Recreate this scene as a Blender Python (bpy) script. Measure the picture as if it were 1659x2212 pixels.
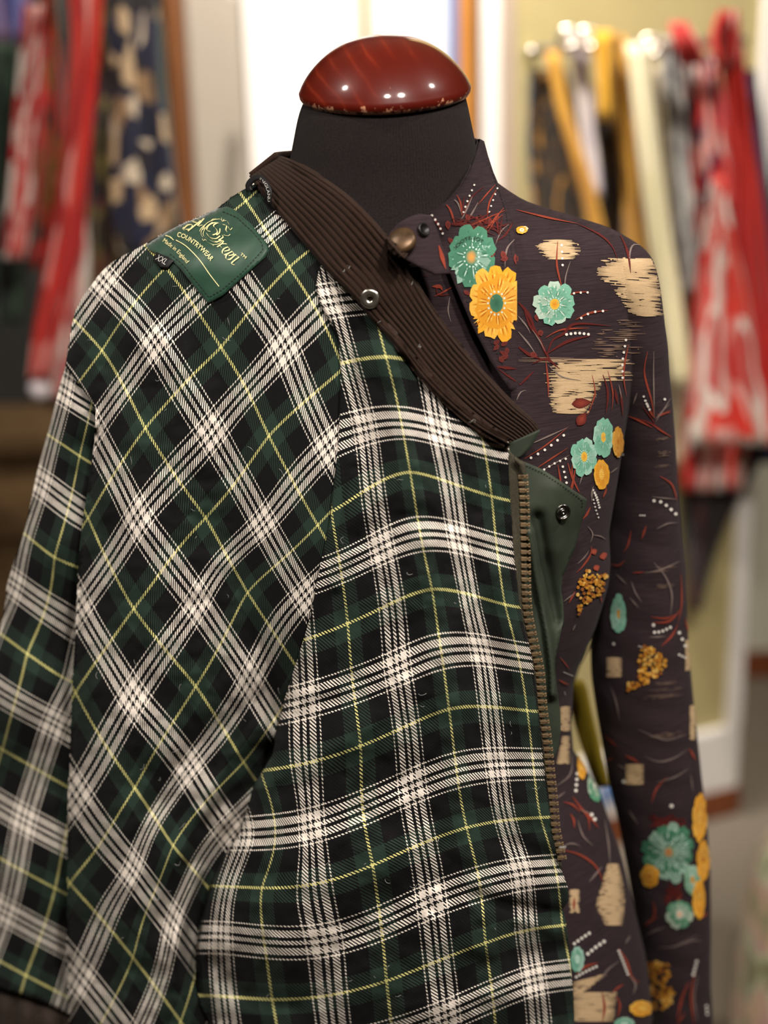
import bpy, bmesh, math, random
import numpy as np
from mathutils import Vector, Matrix, noise
from mathutils.bvhtree import BVHTree
from mathutils.geometry import delaunay_2d_cdt

for o in list(bpy.data.objects):
    bpy.data.objects.remove(o)
scene = bpy.context.scene
COL = scene.collection

# ------------------------------------------------------------------ camera
W, H, F = 1659.0, 2212.0, 3072.0
CX, CY = W / 2, H / 2
CAM = np.array([0.0, 0.0, 1.55])
PITCH, ROLL = math.radians(18.0), math.radians(1.6)
fwd = np.array([0, math.cos(PITCH), -math.sin(PITCH)])
up0 = np.array([0, math.sin(PITCH), math.cos(PITCH)])
rt0 = np.array([1.0, 0, 0])
RT = math.cos(ROLL) * rt0 - math.sin(ROLL) * up0
UP = math.sin(ROLL) * rt0 + math.cos(ROLL) * up0

cam_data = bpy.data.cameras.new('camera')
cam = bpy.data.objects.new('camera', cam_data)
COL.objects.link(cam)
scene.camera = cam
cam_data.sensor_fit = 'VERTICAL'
cam_data.sensor_height = 36.0
cam_data.sensor_width = 27.0
cam_data.lens = 36.0 * F / H
cam_data.clip_start = 0.05
cam_data.clip_end = 50
m = Matrix.Identity(4)
for i in range(3):
    m[i][0], m[i][1], m[i][2], m[i][3] = RT[i], UP[i], -fwd[i], CAM[i]
cam.matrix_world = m
cam_data.dof.use_dof = True
cam_data.dof.focus_distance = 0.952
cam_data.dof.aperture_fstop = 2.7

# ------------------------------------------------------------------ light
world = bpy.data.worlds.new('shop_ambience')
scene.world = world
world.use_nodes = True
bg = world.node_tree.nodes['Background']
bg.inputs[0].default_value = (0, 0, 0, 1)
bg.inputs[1].default_value = 0.0

def spot(name, loc, target, power, angle, size=0.05, col=(1.0, 0.915, 0.83)):
    l = bpy.data.lights.new(name, 'SPOT')
    l.energy = power; l.color = col; l.spot_size = math.radians(angle); l.spot_blend = 0.6
    l.shadow_soft_size = size
    o = bpy.data.objects.new(name, l); COL.objects.link(o)
    o.location = loc
    o.rotation_euler = (Vector(target) - Vector(loc)).to_track_quat('-Z', 'Y').to_euler()
    return o

spot('ceiling_track_form_right_offscreen', (0.55, -0.35, 2.75), (0.05, 0.95, 1.2), 120, 60, 0.09)
spot('ceiling_track_form_front_offscreen', (0.05, -0.45, 2.75), (-0.05, 0.95, 1.1), 66, 60, 0.08)
spot('ceiling_track_form_far_right_offscreen', (1.3, 0.7, 2.75), (0.05, 1.0, 1.3), 62, 60, 0.05)
spot('ceiling_track_form_left_offscreen', (-1.1, 0.6, 2.75), (-0.1, 0.95, 1.2), 58, 60, 0.05)
spot('ceiling_track_board_offscreen', (-0.1, 1.9, 2.8), (0.0, 3.0, 1.5), 260, 70, 0.06)
spot('ceiling_track_scarves_right_offscreen', (0.95, 1.2, 2.8), (0.95, 2.5, 1.2), 62, 75, 0.08)
spot('ceiling_track_scarves_left_offscreen', (-1.0, 1.2, 2.8), (-0.95, 2.3, 1.4), 30, 70, 0.08)

vs = scene.view_settings
vs.view_transform = 'Standard'
vs.look = 'None'
vs.gamma = 1.0
vs.exposure = 0.2
vs.use_curve_mapping = False

# ------------------------------------------------------------------ helpers
def pix(px, py, Y):
    """photo pixel + distance in front of the lens plane (world Y) -> world points"""
    px = np.atleast_1d(np.asarray(px, float)); py = np.atleast_1d(np.asarray(py, float))
    Y = np.broadcast_to(np.asarray(Y, float), px.shape)
    d = fwd[None] + RT[None] * ((px - CX) / F)[:, None] + UP[None] * ((CY - py) / F)[:, None]
    return CAM[None] + d * ((Y - CAM[1]) / d[:, 1])[:, None]

def pixdir(px, py):
    d = fwd + RT * ((px - CX) / F) + UP * ((CY - py) / F)
    return d / np.linalg.norm(d)

def floorY(px, py, z=0.0):
    d = pixdir(px, py)
    return (z - CAM[2]) / d[2] * d[1]

class TPS:
    def __init__(s, pts, vals, lam=0.0):
        s.p = np.asarray(pts, float) / 1000.0
        v = np.asarray(vals, float)
        if v.ndim == 1: v = v[:, None]
        n = len(s.p)
        K = s.k(np.linalg.norm(s.p[:, None] - s.p[None], axis=2)) + lam * np.eye(n)
        P = np.hstack([np.ones((n, 1)), s.p])
        A = np.zeros((n + 3, n + 3)); A[:n, :n] = K; A[:n, n:] = P; A[n:, :n] = P.T
        b = np.zeros((n + 3, v.shape[1])); b[:n] = v
        s.w = np.linalg.solve(A, b)
    @staticmethod
    def k(r):
        return np.where(r > 1e-9, r * r * np.log(np.maximum(r, 1e-9)), 0.0)
    def __call__(s, x, y):
        q = np.stack([np.asarray(x, float), np.asarray(y, float)], 1) / 1000.0
        r = np.linalg.norm(q[:, None] - s.p[None], axis=2)
        n = len(s.p)
        out = s.k(r) @ s.w[:n] + s.w[n] + q @ s.w[n + 1:]
        return out[:, 0] if out.shape[1] == 1 else out

def polydist(x, y, poly, closed=False):
    P = np.asarray(poly, float)
    if closed: P = np.vstack([P, P[:1]])
    best = np.full(len(x), 1e9)
    for a, b in zip(P[:-1], P[1:]):
        ab = b - a; L = ab @ ab + 1e-9
        t = np.clip(((x - a[0]) * ab[0] + (y - a[1]) * ab[1]) / L, 0, 1)
        best = np.minimum(best, np.hypot(x - a[0] - t * ab[0], y - a[1] - t * ab[1]))
    return best

def inside(x, y, poly):
    P = np.asarray(poly, float); r = np.zeros(len(x), bool)
    j = len(P) - 1
    for i in range(len(P)):
        c = ((P[i, 1] > y) != (P[j, 1] > y))
        xx = (P[j, 0] - P[i, 0]) * (y - P[i, 1]) / (P[j, 1] - P[i, 1] + 1e-12) + P[i, 0]
        r ^= c & (x < xx); j = i
    return r

def dense(poly, step, closed=False):
    P = [np.asarray(p, float) for p in poly]
    if closed: P = P + [P[0]]
    out = []
    for a, b in zip(P[:-1], P[1:]):
        n = max(1, int(round(np.linalg.norm(b - a) / step)))
        out += [a + (b - a) * k / n for k in range(n)]
    if not closed: out.append(P[-1])
    return np.array(out)

def resample(poly, n):
    P = np.asarray(poly, float)
    # smooth with Catmull-Rom first
    Q = []
    for i in range(len(P) - 1):
        p0, p1, p2, p3 = P[max(i - 1, 0)], P[i], P[i + 1], P[min(i + 2, len(P) - 1)]
        for t in np.linspace(0, 1, 8, endpoint=False):
            Q.append(0.5 * ((2 * p1) + (p2 - p0) * t + (2 * p0 - 5 * p1 + 4 * p2 - p3) * t * t + (3 * p1 - p0 - 3 * p2 + p3) * t ** 3))
    Q.append(P[-1]); Q = np.array(Q)
    s = np.r_[0, np.cumsum(np.linalg.norm(np.diff(Q, axis=0), axis=1))]
    u = np.linspace(0, s[-1], n)
    return np.stack([np.interp(u, s, Q[:, k]) for k in range(Q.shape[1])], 1)

def fbm(P, scale, octv=3, seed=0.0):
    return np.array([noise.fractal(Vector((p[0] * scale + seed, p[1] * scale + seed * 1.7, p[2] * scale)), 1.0, 2.0, octv) for p in P])

def srgb(r, g, b):
    f = lambda c: (c / 255 / 12.92) if c / 255 <= 0.04045 else ((c / 255 + 0.055) / 1.055) ** 2.4
    return (f(r), f(g), f(b), 1.0)

def empty(name, loc, label=None, cat=None, group=None):
    o = bpy.data.objects.new(name, None); COL.objects.link(o)
    o.location = loc; o.empty_display_size = 0.05
    if label: o['label'] = label
    if cat: o['category'] = cat
    if group: o['group'] = group
    return o

def tag(o, label, cat, group=None):
    o['label'] = label; o['category'] = cat
    if group: o['group'] = group
    return o

def mesh_obj(name, V, Fc, mat, parent=None, smooth=True, uv=None, col=None, solid=0, solid_mat=None):
    me = bpy.data.meshes.new(name)
    V = np.asarray(V, float)
    me.from_pydata(V.tolist(), [], [tuple(int(i) for i in f) for f in Fc])
    if mat is not None: me.materials.append(mat)
    if solid_mat is not None: me.materials.append(solid_mat)
    if smooth:
        me.polygons.foreach_set('use_smooth', [True] * len(me.polygons))
    li = np.empty(len(me.loops), int); me.loops.foreach_get('vertex_index', li)
    if uv is not None:
        l = me.uv_layers.new(name='UVMap')
        l.data.foreach_set('uv', np.asarray(uv, float)[li].ravel())
    if col is not None:
        a = me.color_attributes.new('Col', 'FLOAT_COLOR', 'CORNER')
        a.data.foreach_set('color', np.asarray(col, float)[li].ravel())
    me.update()
    o = bpy.data.objects.new(name, me); COL.objects.link(o)
    if parent is not None:
        o.parent = parent
        o.matrix_parent_inverse = Matrix.Translation(parent.location).inverted() if parent.type == 'EMPTY' else parent.matrix_world.inverted()
    if solid:
        md = o.modifiers.new('thickness', 'SOLIDIFY'); md.thickness = solid; md.offset = -1
        if solid_mat is not None: md.material_offset = 1
    return o

def face_cam(V, Fc):
    V = np.asarray(V); Fc = np.asarray(Fc)
    n = np.cross(V[Fc[:, 1]] - V[Fc[:, 0]], V[Fc[:, 2]] - V[Fc[:, 0]])
    c = V[Fc[:, 0]] - CAM
    if (np.einsum('ij,ij->i', n, c) > 0).mean() > 0.5:
        Fc = Fc[:, ::-1]
    return Fc

def bvh(V, Fc):
    return BVHTree.FromPolygons([Vector(v) for v in V], [list(map(int, f)) for f in Fc])

def ray(trees, px, py):
    """nearest hit of the pixel's ray: point, normal, tree index"""
    d = Vector(pixdir(px, py)); best = None
    for k, t in enumerate(trees):
        h = t.ray_cast(Vector(CAM), d)
        if h[0] is not None and (best is None or h[3] < best[2]):
            n = h[1] if h[1].dot(d) < 0 else -h[1]
            best = (h[0], n, h[3], k)
    return best

def rayY(trees, px, py):
    return np.array([(lambda h: h[0].y if h else np.nan)(ray(trees, a, b)) for a, b in zip(px, py)])

def panel(name, outline, depth, mat, parent, step=8, uvfn=None, wraps=(), solid=0.002, solid_mat=None, jitter=0.0, disp=None):
    B = dense(outline, step, True)
    x0, y0 = B.min(0); x1, y1 = B.max(0)
    gx = []
    r = 0; y = y0
    while y <= y1:
        xs = np.arange(x0 + (step / 2 if r % 2 else 0), x1, step)
        gx.append(np.stack([xs, np.full(len(xs), y)], 1)); y += step * 0.866; r += 1
    G = np.vstack(gx)
    G = G[inside(G[:, 0], G[:, 1], B)]
    G = G[polydist(G[:, 0], G[:, 1], B, True) > step * 0.55]
    P = np.vstack([B, G])
    n = len(B)
    vo, eo, fo, ov, oe, of = delaunay_2d_cdt([Vector(p) for p in P], [], [list(range(n))], 1, 1e-4)
    px = np.array([v[0] for v in vo]); py = np.array([v[1] for v in vo])
    V = pix(px, py, depth(px, py))
    if disp is not None: V = V + disp(px, py, V)
    Fc = face_cam(V, [list(f) for f in fo if len(f) == 3])
    uv = uvfn(px, py) if uvfn else np.stack([px, py], 1) / 100.0
    Fl = [tuple(f) for f in Fc]
    idx = {(round(float(a), 2), round(float(b), 2)): i for i, (a, b) in enumerate(zip(px, py))}
    V = list(V); uv = list(uv)
    for poly, vec, curl, segs in wraps:
        D = dense(poly, step)
        ids = []
        for p in D:
            k = idx.get((round(float(p[0]), 2), round(float(p[1]), 2)))
            if k is None:
                k = int(np.argmin((px - p[0]) ** 2 + (py - p[1]) ** 2))
            ids.append(k)
        prev = ids
        for s in range(1, segs + 1):
            t = s / segs; cur = []
            for j, k in enumerate(ids):
                q = V[k] + np.array(vec) * t + np.array(curl) * t * t
                V.append(q); uv.append(np.array(uv[k]) + np.array([0.5, -0.5]) * t * np.linalg.norm(vec) / 0.06)
                cur.append(len(V) - 1)
            for j in range(len(ids) - 1):
                if prev[j] != prev[j + 1]:
                    Fl.append((prev[j], prev[j + 1], cur[j + 1], cur[j]))
            prev = cur
    o = mesh_obj(name, np.array(V), Fl, mat, parent, uv=np.array(uv), solid=solid, solid_mat=solid_mat)
    return o, np.array(V), [f for f in Fl]

def gridfaces(ns, nt, wrap=False):
    f = []
    for i in range(ns - 1):
        for j in range(nt - (0 if wrap else 1)):
            k = (j + 1) % nt
            f.append((i * nt + j, i * nt + k, (i + 1) * nt + k, (i + 1) * nt + j))
    return f

def strip(name, A, B, ns, nt, depth, mat, parent, bump=None, solid=0.0015, solid_mat=None):
    """ruled cloth strip between two photo curves; bump(s,t) lifts it towards the lens"""
    a, b = resample(A, ns), resample(B, ns)
    s, t = np.meshgrid(np.linspace(0, 1, ns), np.linspace(0, 1, nt), indexing='ij')
    Q = a[:, None] * (1 - t[..., None]) + b[:, None] * t[..., None]
    px, py = Q[..., 0].ravel(), Q[..., 1].ravel()
    Y = depth(px, py)
    if bump is not None: Y = Y - bump(s.ravel(), t.ravel())
    V = pix(px, py, Y)
    Fc = np.array(gridfaces(ns, nt))
    n = np.cross(V[Fc[:, 1]] - V[Fc[:, 0]], V[Fc[:, 2]] - V[Fc[:, 0]])
    if (np.einsum('ij,ij->i', n, V[Fc[:, 0]] - CAM) > 0).mean() > 0.5: Fc = Fc[:, ::-1]
    o = mesh_obj(name, V, Fc, mat, parent, uv=np.stack([s.ravel(), t.ravel()], 1), solid=solid, solid_mat=solid_mat)
    return o, V, Fc

def loft(rows, nseg=64, exp=2.2, cap=True):
    """rows: (py, px_left, px_right, Ycentre, half_depth) -> closed body of level rings"""
    V = []; rows = [tuple(r) for r in rows]
    for (py, l, r, Yc, hd) in rows:
        p = pix([l, (l + r) / 2, r], [py] * 3, Yc)
        c = p[1]; hw = np.linalg.norm(p[2] - p[0]) / 2
        for k in range(nseg):
            a = 2 * math.pi * k / nseg
            ca, sa = math.cos(a), math.sin(a)
            V.append(c + np.array([hw * math.copysign(abs(ca) ** (2 / exp), ca), hd * math.copysign(abs(sa) ** (2 / exp), sa), 0]))
    Fc = gridfaces(len(rows), nseg, True)
    if cap:
        Fc.append(tuple(range(nseg)))
        b = (len(rows) - 1) * nseg
        Fc.append(tuple(b + k for k in range(nseg - 1, -1, -1)))
    V = np.array(V); i, j, k_ = Fc[nseg * (len(rows) // 2)][:3]
    n_ = np.cross(V[j] - V[i], V[k_] - V[i]); c_ = V[nseg * (len(rows) // 2):nseg * (len(rows) // 2 + 1)].mean(0)
    if n_ @ (V[i] - c_) < 0: Fc = [tuple(reversed(f)) for f in Fc]
    return V, Fc

def rowinterp(rows, step=12):
    R = np.array(rows, float)
    n = max(2, int((R[-1, 0] - R[0, 0]) / step))
    y = np.linspace(R[0, 0], R[-1, 0], n)
    out = [y]
    for k in range(1, R.shape[1]):
        # monotone-ish smooth: linear then box blur
        v = np.interp(y, R[:, 0], R[:, k])
        w = np.r_[v[0], v, v[-1]]
        for _ in range(2):
            w[1:-1] = (w[:-2] + 2 * w[1:-1] + w[2:]) / 4
            w[0], w[-1] = w[1] * 2 - w[2], w[-2] * 2 - w[-3]
        out.append(w[1:-1])
    return np.stack(out, 1)

# ------------------------------------------------------------------ materials
class NT:
    def __init__(s, name):
        s.m = bpy.data.materials.new(name); s.m.use_nodes = True
        s.t = s.m.node_tree; s.b = s.t.nodes['Principled BSDF']
    def n(s, typ, **kw):
        nd = s.t.nodes.new(typ)
        for k, v in kw.items(): setattr(nd, k, v)
        return nd
    def l(s, a, b): s.t.links.new(a, b)
    def math(s, op, a, b=None, c=None):
        nd = s.n('ShaderNodeMath', operation=op)
        for i, v in enumerate((a, b, c)):
            if v is None: continue
            if isinstance(v, (int, float)): nd.inputs[i].default_value = v
            else: s.l(v, nd.inputs[i])
        return nd.outputs[0]
    def mix(s, fac, a, b, blend='MIX'):
        nd = s.n('ShaderNodeMix', data_type='RGBA', blend_type=blend)
        for i, v in ((0, fac), (6, a), (7, b)):
            if isinstance(v, (int, float, tuple)): nd.inputs[i].default_value = v
            else: s.l(v, nd.inputs[i])
        return nd.outputs[2]
    def ramp(s, fac, stops, interp='LINEAR'):
        nd = s.n('ShaderNodeValToRGB'); r = nd.color_ramp; r.interpolation = interp
        while len(r.elements) > 1: r.elements.remove(r.elements[-1])
        r.elements[0].position = stops[0][0]; r.elements[0].color = stops[0][1]
        for p, c in stops[1:]:
            e = r.elements.new(p); e.color = c
        s.l(fac, nd.inputs[0]); return nd.outputs[0]
    def noise(s, vec, scale, detail=2, rough=0.5):
        nd = s.n('ShaderNodeTexNoise'); nd.inputs['Scale'].default_value = scale
        nd.inputs['Detail'].default_value = detail; nd.inputs['Roughness'].default_value = rough
        if vec is not None: s.l(vec, nd.inputs['Vector'])
        return nd.outputs['Fac']
    def obj(s): return s.n('ShaderNodeTexCoord').outputs['Object']
    def uv(s): return s.n('ShaderNodeTexCoord').outputs['UV']
    def scale(s, vec, sc, rot=(0, 0, 0)):
        nd = s.n('ShaderNodeMapping'); nd.inputs['Scale'].default_value = sc; nd.inputs['Rotation'].default_value = rot
        s.l(vec, nd.inputs['Vector']); return nd.outputs[0]
    def bump(s, h, strength=0.3, dist=0.001):
        nd = s.n('ShaderNodeBump'); nd.inputs['Strength'].default_value = strength; nd.inputs['Distance'].default_value = dist
        s.l(h, nd.inputs['Height']); s.l(nd.outputs[0], s.b.inputs['Normal'])
    def set(s, col=None, rough=None, metal=None, sheen=None, spec=None, coat=None):
        if col is not None:
            if isinstance(col, tuple): s.b.inputs['Base Color'].default_value = col
            else: s.l(col, s.b.inputs['Base Color'])
        if rough is not None: s.b.inputs['Roughness'].default_value = rough
        if metal is not None: s.b.inputs['Metallic'].default_value = metal
        if sheen is not None: s.b.inputs['Sheen Weight'].default_value = sheen; s.b.inputs['Sheen Roughness'].default_value = 0.5
        if spec is not None: s.b.inputs['Specular IOR Level'].default_value = spec
        if coat is not None: s.b.inputs['Coat Weight'].default_value = coat; s.b.inputs['Coat Roughness'].default_value = 0.09
        return s.m

def plain(name, col, rough=0.6, metal=0, var=0.08, scale=30, spec=0.4, sheen=None):
    k = NT(name)
    f = k.noise(k.obj(), scale, 3)
    c2 = tuple(min(1, c * (1 + var * 3)) for c in col[:3]) + (1,)
    c1 = tuple(c * (1 - var * 3) for c in col[:3]) + (1,)
    return k.set(k.ramp(f, [(0.25, c1), (0.75, c2)]), rough, metal, sheen, spec)

def plaid_material():
    k = NT('tartan_flannel')
    sep = k.n('ShaderNodeSeparateXYZ'); k.l(k.uv(), sep.inputs[0])
    u, v = sep.outputs[0], sep.outputs[1]
    wob = k.noise(k.obj(), 220, 2)
    Wt, Bk, Gr, Ye = srgb(240, 230, 218), srgb(15, 15, 17), srgb(38, 54, 46), srgb(220, 214, 138)
    st = [(0, Wt), (.016, Bk), (.046, Wt), (.108, Bk), (.140, Wt), (.153, Bk), (.36, Gr), (.486, Ye)]
    st = [(p * 2, c) for p, c in st]
    def thread(c):
        d = k.math('ABSOLUTE', k.math('SUBTRACT', k.math('FRACT', c), 0.5))
        d = k.math('ADD', d, k.math('MULTIPLY', k.math('SUBTRACT', wob, 0.5), 0.006))
        return k.ramp(k.math('MULTIPLY', d, 2.0), st, 'CONSTANT')
    cu, cv = thread(u), thread(v)
    N = 31.0
    tw = k.math('FRACT', k.math('MULTIPLY', k.math('SUBTRACT', u, v), N))
    tw = k.math('ADD', tw, k.math('MULTIPLY', k.math('SUBTRACT', wob, 0.5), 0.25))
    mask = k.math('GREATER_THAN', tw, 0.5)
    c = k.mix(mask, cu, cv)
    # napped surface: thin veil of mixed fibre
    fz = k.noise(k.obj(), 900, 2, 0.7)
    c = k.mix(k.math('MULTIPLY', fz, 0.035), c, srgb(120, 116, 108))
    h = k.math('ADD', k.math('PINGPONG', tw, 0.5), k.math('MULTIPLY', fz, 0.6))
    k.bump(h, 0.35, 0.0006)
    return k.set(c, 0.95, 0, 0.015, 0.08)

M = {}
M['plaid'] = plaid_material()
M['wax'] = plain('waxed_cotton_green', srgb(50, 58, 46), 0.7, 0, 0.09, 60, 0.35)

def cord_material():
    k = NT('brown_corduroy')
    f = k.noise(k.scale(k.uv(), (40, 160, 1)), 3.0, 4, 0.7)
    g = k.noise(k.obj(), 700, 2)
    c = k.ramp(f, [(0.3, srgb(30, 20, 16)), (0.7, srgb(66, 48, 38))])
    c = k.mix(k.math('MULTIPLY', g, 0.35), c, srgb(26, 18, 15))
    k.bump(k.math('ADD', f, g), 0.5, 0.0008)
    return k.set(c, 0.92, 0, 0.03, 0.1)
M['cord'] = cord_material()

def shirt_material():
    k = NT('brown_printed_jersey')
    v = k.scale(k.obj(), (60, 60, 1500))
    f = k.noise(v, 1.0, 3, 0.7)
    g = k.noise(k.obj(), 1500, 1)
    c = k.ramp(f, [(0.3, srgb(39, 30, 34)), (0.72, srgb(62, 49, 53))])
    c = k.mix(k.math('MULTIPLY', g, 0.3), c, srgb(34, 24, 25))
    k.bump(f, 0.25, 0.0004)
    return k.set(c, 0.9, 0, 0.02, 0.12)
M['shirt'] = shirt_material()

def ink_material():
    k = NT('printed_ink')
    a = k.n('ShaderNodeVertexColor'); a.layer_name = 'Col'
    f = k.noise(k.scale(k.obj(), (400, 400, 1200)), 1.0, 2, 0.7)
    c = k.mix(k.math('MULTIPLY', f, 0.32), a.outputs[0], srgb(60, 44, 42))
    k.bump(f, 0.25, 0.0004)
    return k.set(c, 0.9, 0, 0.02, 0.12)
M['ink'] = ink_material()

def jersey_material():
    k = NT('black_ribbed_jersey')
    sep = k.n('ShaderNodeSeparateXYZ'); k.l(k.uv(), sep.inputs[0])
    w = k.math('PINGPONG', k.math('MULTIPLY', sep.outputs[0], 190.0), 0.5)
    g = k.noise(k.obj(), 900, 2, 0.7)
    h = k.math('ADD', k.math('MULTIPLY', w, 1.6), g)
    c = k.ramp(g, [(0.3, srgb(30, 26, 26)), (0.7, srgb(42, 36, 35))])
    k.bump(h, 0.5, 0.0006)
    return k.set(c, 0.92, 0, 0.02, 0.1)
M['jersey'] = jersey_material()

def cap_material():
    k = NT('varnished_mahogany')
    o = k.obj()
    wv = k.n('ShaderNodeTexWave', wave_type='RINGS', rings_direction='Y')
    wv.inputs['Scale'].default_value = 30; wv.inputs['Distortion'].default_value = 2.2
    wv.inputs['Detail'].default_value = 2; wv.inputs['Detail Scale'].default_value = 1.4
    mp = k.n('ShaderNodeMapping'); mp.inputs['Location'].default_value = (0.10, 0.0, 0.045); mp.inputs['Scale'].default_value = (1, 0.3, 1)
    k.l(o, mp.inputs[0]); k.l(mp.outputs[0], wv.inputs['Vector'])
    f = wv.outputs['Fac']
    base = k.ramp(f, [(0.0, srgb(84, 20, 10)), (0.86, srgb(92, 23, 11)), (0.98, srgb(110, 34, 17))])
    big = k.noise(o, 14, 2)
    base = k.mix(k.ramp(big, [(0.4, (0, 0, 0, 1)), (0.6, (1, 1, 1, 1))]), base, srgb(80, 18, 9))
    # chipped rim and knocks: bare wood shows
    sp = k.n('ShaderNodeSeparateXYZ'); k.l(o, sp.inputs[0])
    rim = k.math('MAXIMUM', k.math('SUBTRACT', 1.0, k.math('DIVIDE', sp.outputs[2], 0.0062)), -0.4)
    nn = k.noise(o, 190, 4, 0.7)
    chip = k.math('GREATER_THAN', k.math('ADD', k.math('MULTIPLY', rim, 0.22), nn), 0.635)
    base = k.mix(chip, base, srgb(196, 140, 108))
    k.bump(k.math('SUBTRACT', k.noise(o, 60, 3), k.math('MULTIPLY', chip, 1.2)), 0.06, 0.002)
    k.set(base, 0.4, 0, None, 0.15, 0.75)
    return k.m
M['cap'] = cap_material()
M['brass'] = plain('antique_brass', srgb(160, 136, 104), 0.4, 0.7, 0.1, 300)
M['nickel'] = plain('nickel', srgb(200, 196, 186), 0.28, 1.0, 0.04, 300)
M['gunmetal'] = plain('gunmetal', srgb(120, 118, 114), 0.25, 1.0, 0.05, 300)
M['darkhole'] = plain('black_plastic', srgb(16, 14, 14), 0.35, 0, 0.03, 100)
M['tape'] = plain('olive_zip_tape', srgb(62, 58, 44), 0.85, 0, 0.12, 900)
M['label'] = plain('green_satin_label', srgb(24, 62, 44), 0.5, 0, 0.06, 160, 0.4, 0.2)
M['thread'] = plain('gold_thread', srgb(232, 222, 160), 0.6, 0, 0.05, 300)
M['blacktape'] = plain('black_ribbon', srgb(20, 20, 22), 0.6, 0, 0.05, 300)
M['silver'] = plain('silver_thread', srgb(200, 198, 192), 0.5, 0, 0.05, 300)
M['stitch'] = plain('dark_stitching', srgb(18, 14, 13), 0.8, 0, 0.05, 300)
M['wstitch'] = plain('green_stitching', srgb(22, 30, 24), 0.8, 0, 0.05, 300)
M['cuff'] = plain('dark_brown_cuff', srgb(50, 40, 33), 0.85, 0, 0.14, 25)
M['covbutton'] = plain('bronze_button', srgb(84, 64, 44), 0.4, 0.5, 0.25, 90)
# ================================================================== SHOP
def box(name, lo, hi, mat, parent=None, bevel=.004):
    bm = bmesh.new(); bmesh.ops.create_cube(bm, size=1)
    for v in bm.verts: v.co = Vector([(lo[i] + hi[i]) / 2 + v.co[i] * (hi[i] - lo[i]) for i in range(3)])
    if bevel: bmesh.ops.bevel(bm, geom=bm.edges[:], offset=bevel, segments=2, affect='EDGES')
    me = bpy.data.meshes.new(name); bm.to_mesh(me); bm.free(); me.materials.append(mat)
    o = bpy.data.objects.new(name, me); COL.objects.link(o)
    if parent is not None:
        o.parent = parent; o.matrix_parent_inverse = Matrix.Translation(parent.location).inverted()
    return o
def struct(o): o['kind'] = 'structure'; return o

M['floor'] = plain('taupe_carpet', srgb(134, 124, 110), 0.95, 0, .06, 400)
M['wall'] = plain('beige_wall_paint', srgb(172, 162, 147), 0.85, 0, .02, 4)
M['pale'] = plain('pale_green_wall_paint', srgb(206, 204, 186), 0.85, 0, .02, 4)
M['white'] = plain('white_board', srgb(240, 236, 230), 0.7, 0, .01, 6)
M['taupe'] = plain('taupe_paint', srgb(176, 158, 140), 0.7, 0, .03, 6)
M['olive'] = plain('olive_board', srgb(186, 172, 122), 0.8, 0, .03, 5)
def wood(name, c1, c2, sc=8.0):
    k = NT(name); f = k.noise(k.scale(k.obj(), (sc * 6, sc * 6, sc * .7)), 1.0, 4, .6)
    return k.set(k.ramp(f, [(.3, c1), (.7, c2)]), .45, 0, None, .4)
M['oak'] = wood('golden_oak', srgb(176, 112, 44), srgb(204, 142, 66))
M['walnut'] = wood('brown_wood', srgb(86, 50, 24), srgb(120, 74, 36))
M['skirting'] = wood('red_brown_skirting', srgb(104, 54, 28), srgb(134, 74, 40))
M['darkback'] = plain('dark_panel', srgb(30, 30, 26), .8, 0, .1, 6)
M['step'] = wood('step_wood', srgb(62, 46, 28), srgb(86, 66, 41))
M['blue'] = plain('blue_paint', srgb(100, 136, 190), .6, 0, .03, 10)
M['chrome'] = plain('rail_metal', srgb(225, 220, 205), .25, .9, .02, 10)

YW = float(floorY(1640, 1458))
struct(box('floor', (-3.2, -1.5, -.05), (3.2, YW + .6, 0), M['floor'], None, 0))
xr = lambda px, py, Y: float(pix(px, py, Y)[0][0])
struct(box('wall_back', (-3.2, YW, 0), (xr(1120, 300, YW), YW + .1, 2.9), M['wall'], None, 0))
struct(box('wall_right', (xr(1120, 300, YW), YW, 0), (3.2, YW + .1, 2.9), M['pale'], None, 0))
M['ceil'] = plain('white_ceiling_paint', srgb(236, 232, 224), 0.9, 0, .01, 4)
struct(box('ceiling', (-3.2, -1.5, 2.9), (3.2, YW + .1, 3.0), M['ceil'], None, 0))
struct(box('wall_left', (-3.3, -1.5, 0), (-3.2, YW + .1, 2.9), M['wall'], None, 0))
struct(box('wall_far_right', (3.2, -1.5, 0), (3.3, YW + .1, 2.9), M['pale'], None, 0))
struct(box('wall_front', (-3.2, -1.6, 0), (3.2, -1.5, 2.9), M['wall'], None, 0))
struct(box('baseboard_right', (xr(1500, 1450, YW), YW - .02, 0), (3.2, YW, .07), M['skirting'], None, .004))

# white display boards in golden oak, far wall
def upright(name, px0, px1, Y, d, mat, label, cat, z1=2.6, py=190, par=None):
    o = box(name, (xr(px0, py, Y), Y, 0), (xr(px1, py, Y), Y + d, z1), mat, par, .003)
    if par is None: tag(o, label, cat)
    return o
YP = YW - .12
upright('display_board', 535, 783, YP, .03, M['white'], 'broad white display board between beige wall and golden batten', 'board')
upright('batten', 783, 801, YP - .015, .05, M['oak'], 'thin golden wood batten between the two white boards', 'batten')
upright('display_board', 801, 967, YP, .03, M['white'], 'white display board between golden batten and blue strip', 'board')
upright('blue_strip', 967, 990, YP - .005, .03, M['blue'], 'narrow light blue strip beside golden wood post', 'strip')
upright('wooden_post', 991, 1026, YP - .05, .042, M['oak'], 'golden wood post right behind the neck of the dress form', 'post')
upright('white_post', 1042, 1082, YP - .25, .05, M['white'], 'slim white post next to taupe column', 'post')
upright('column', 1086, 1138, YP - .3, .1, M['taupe'], 'taupe painted column beside the mustard scarves', 'column')

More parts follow.
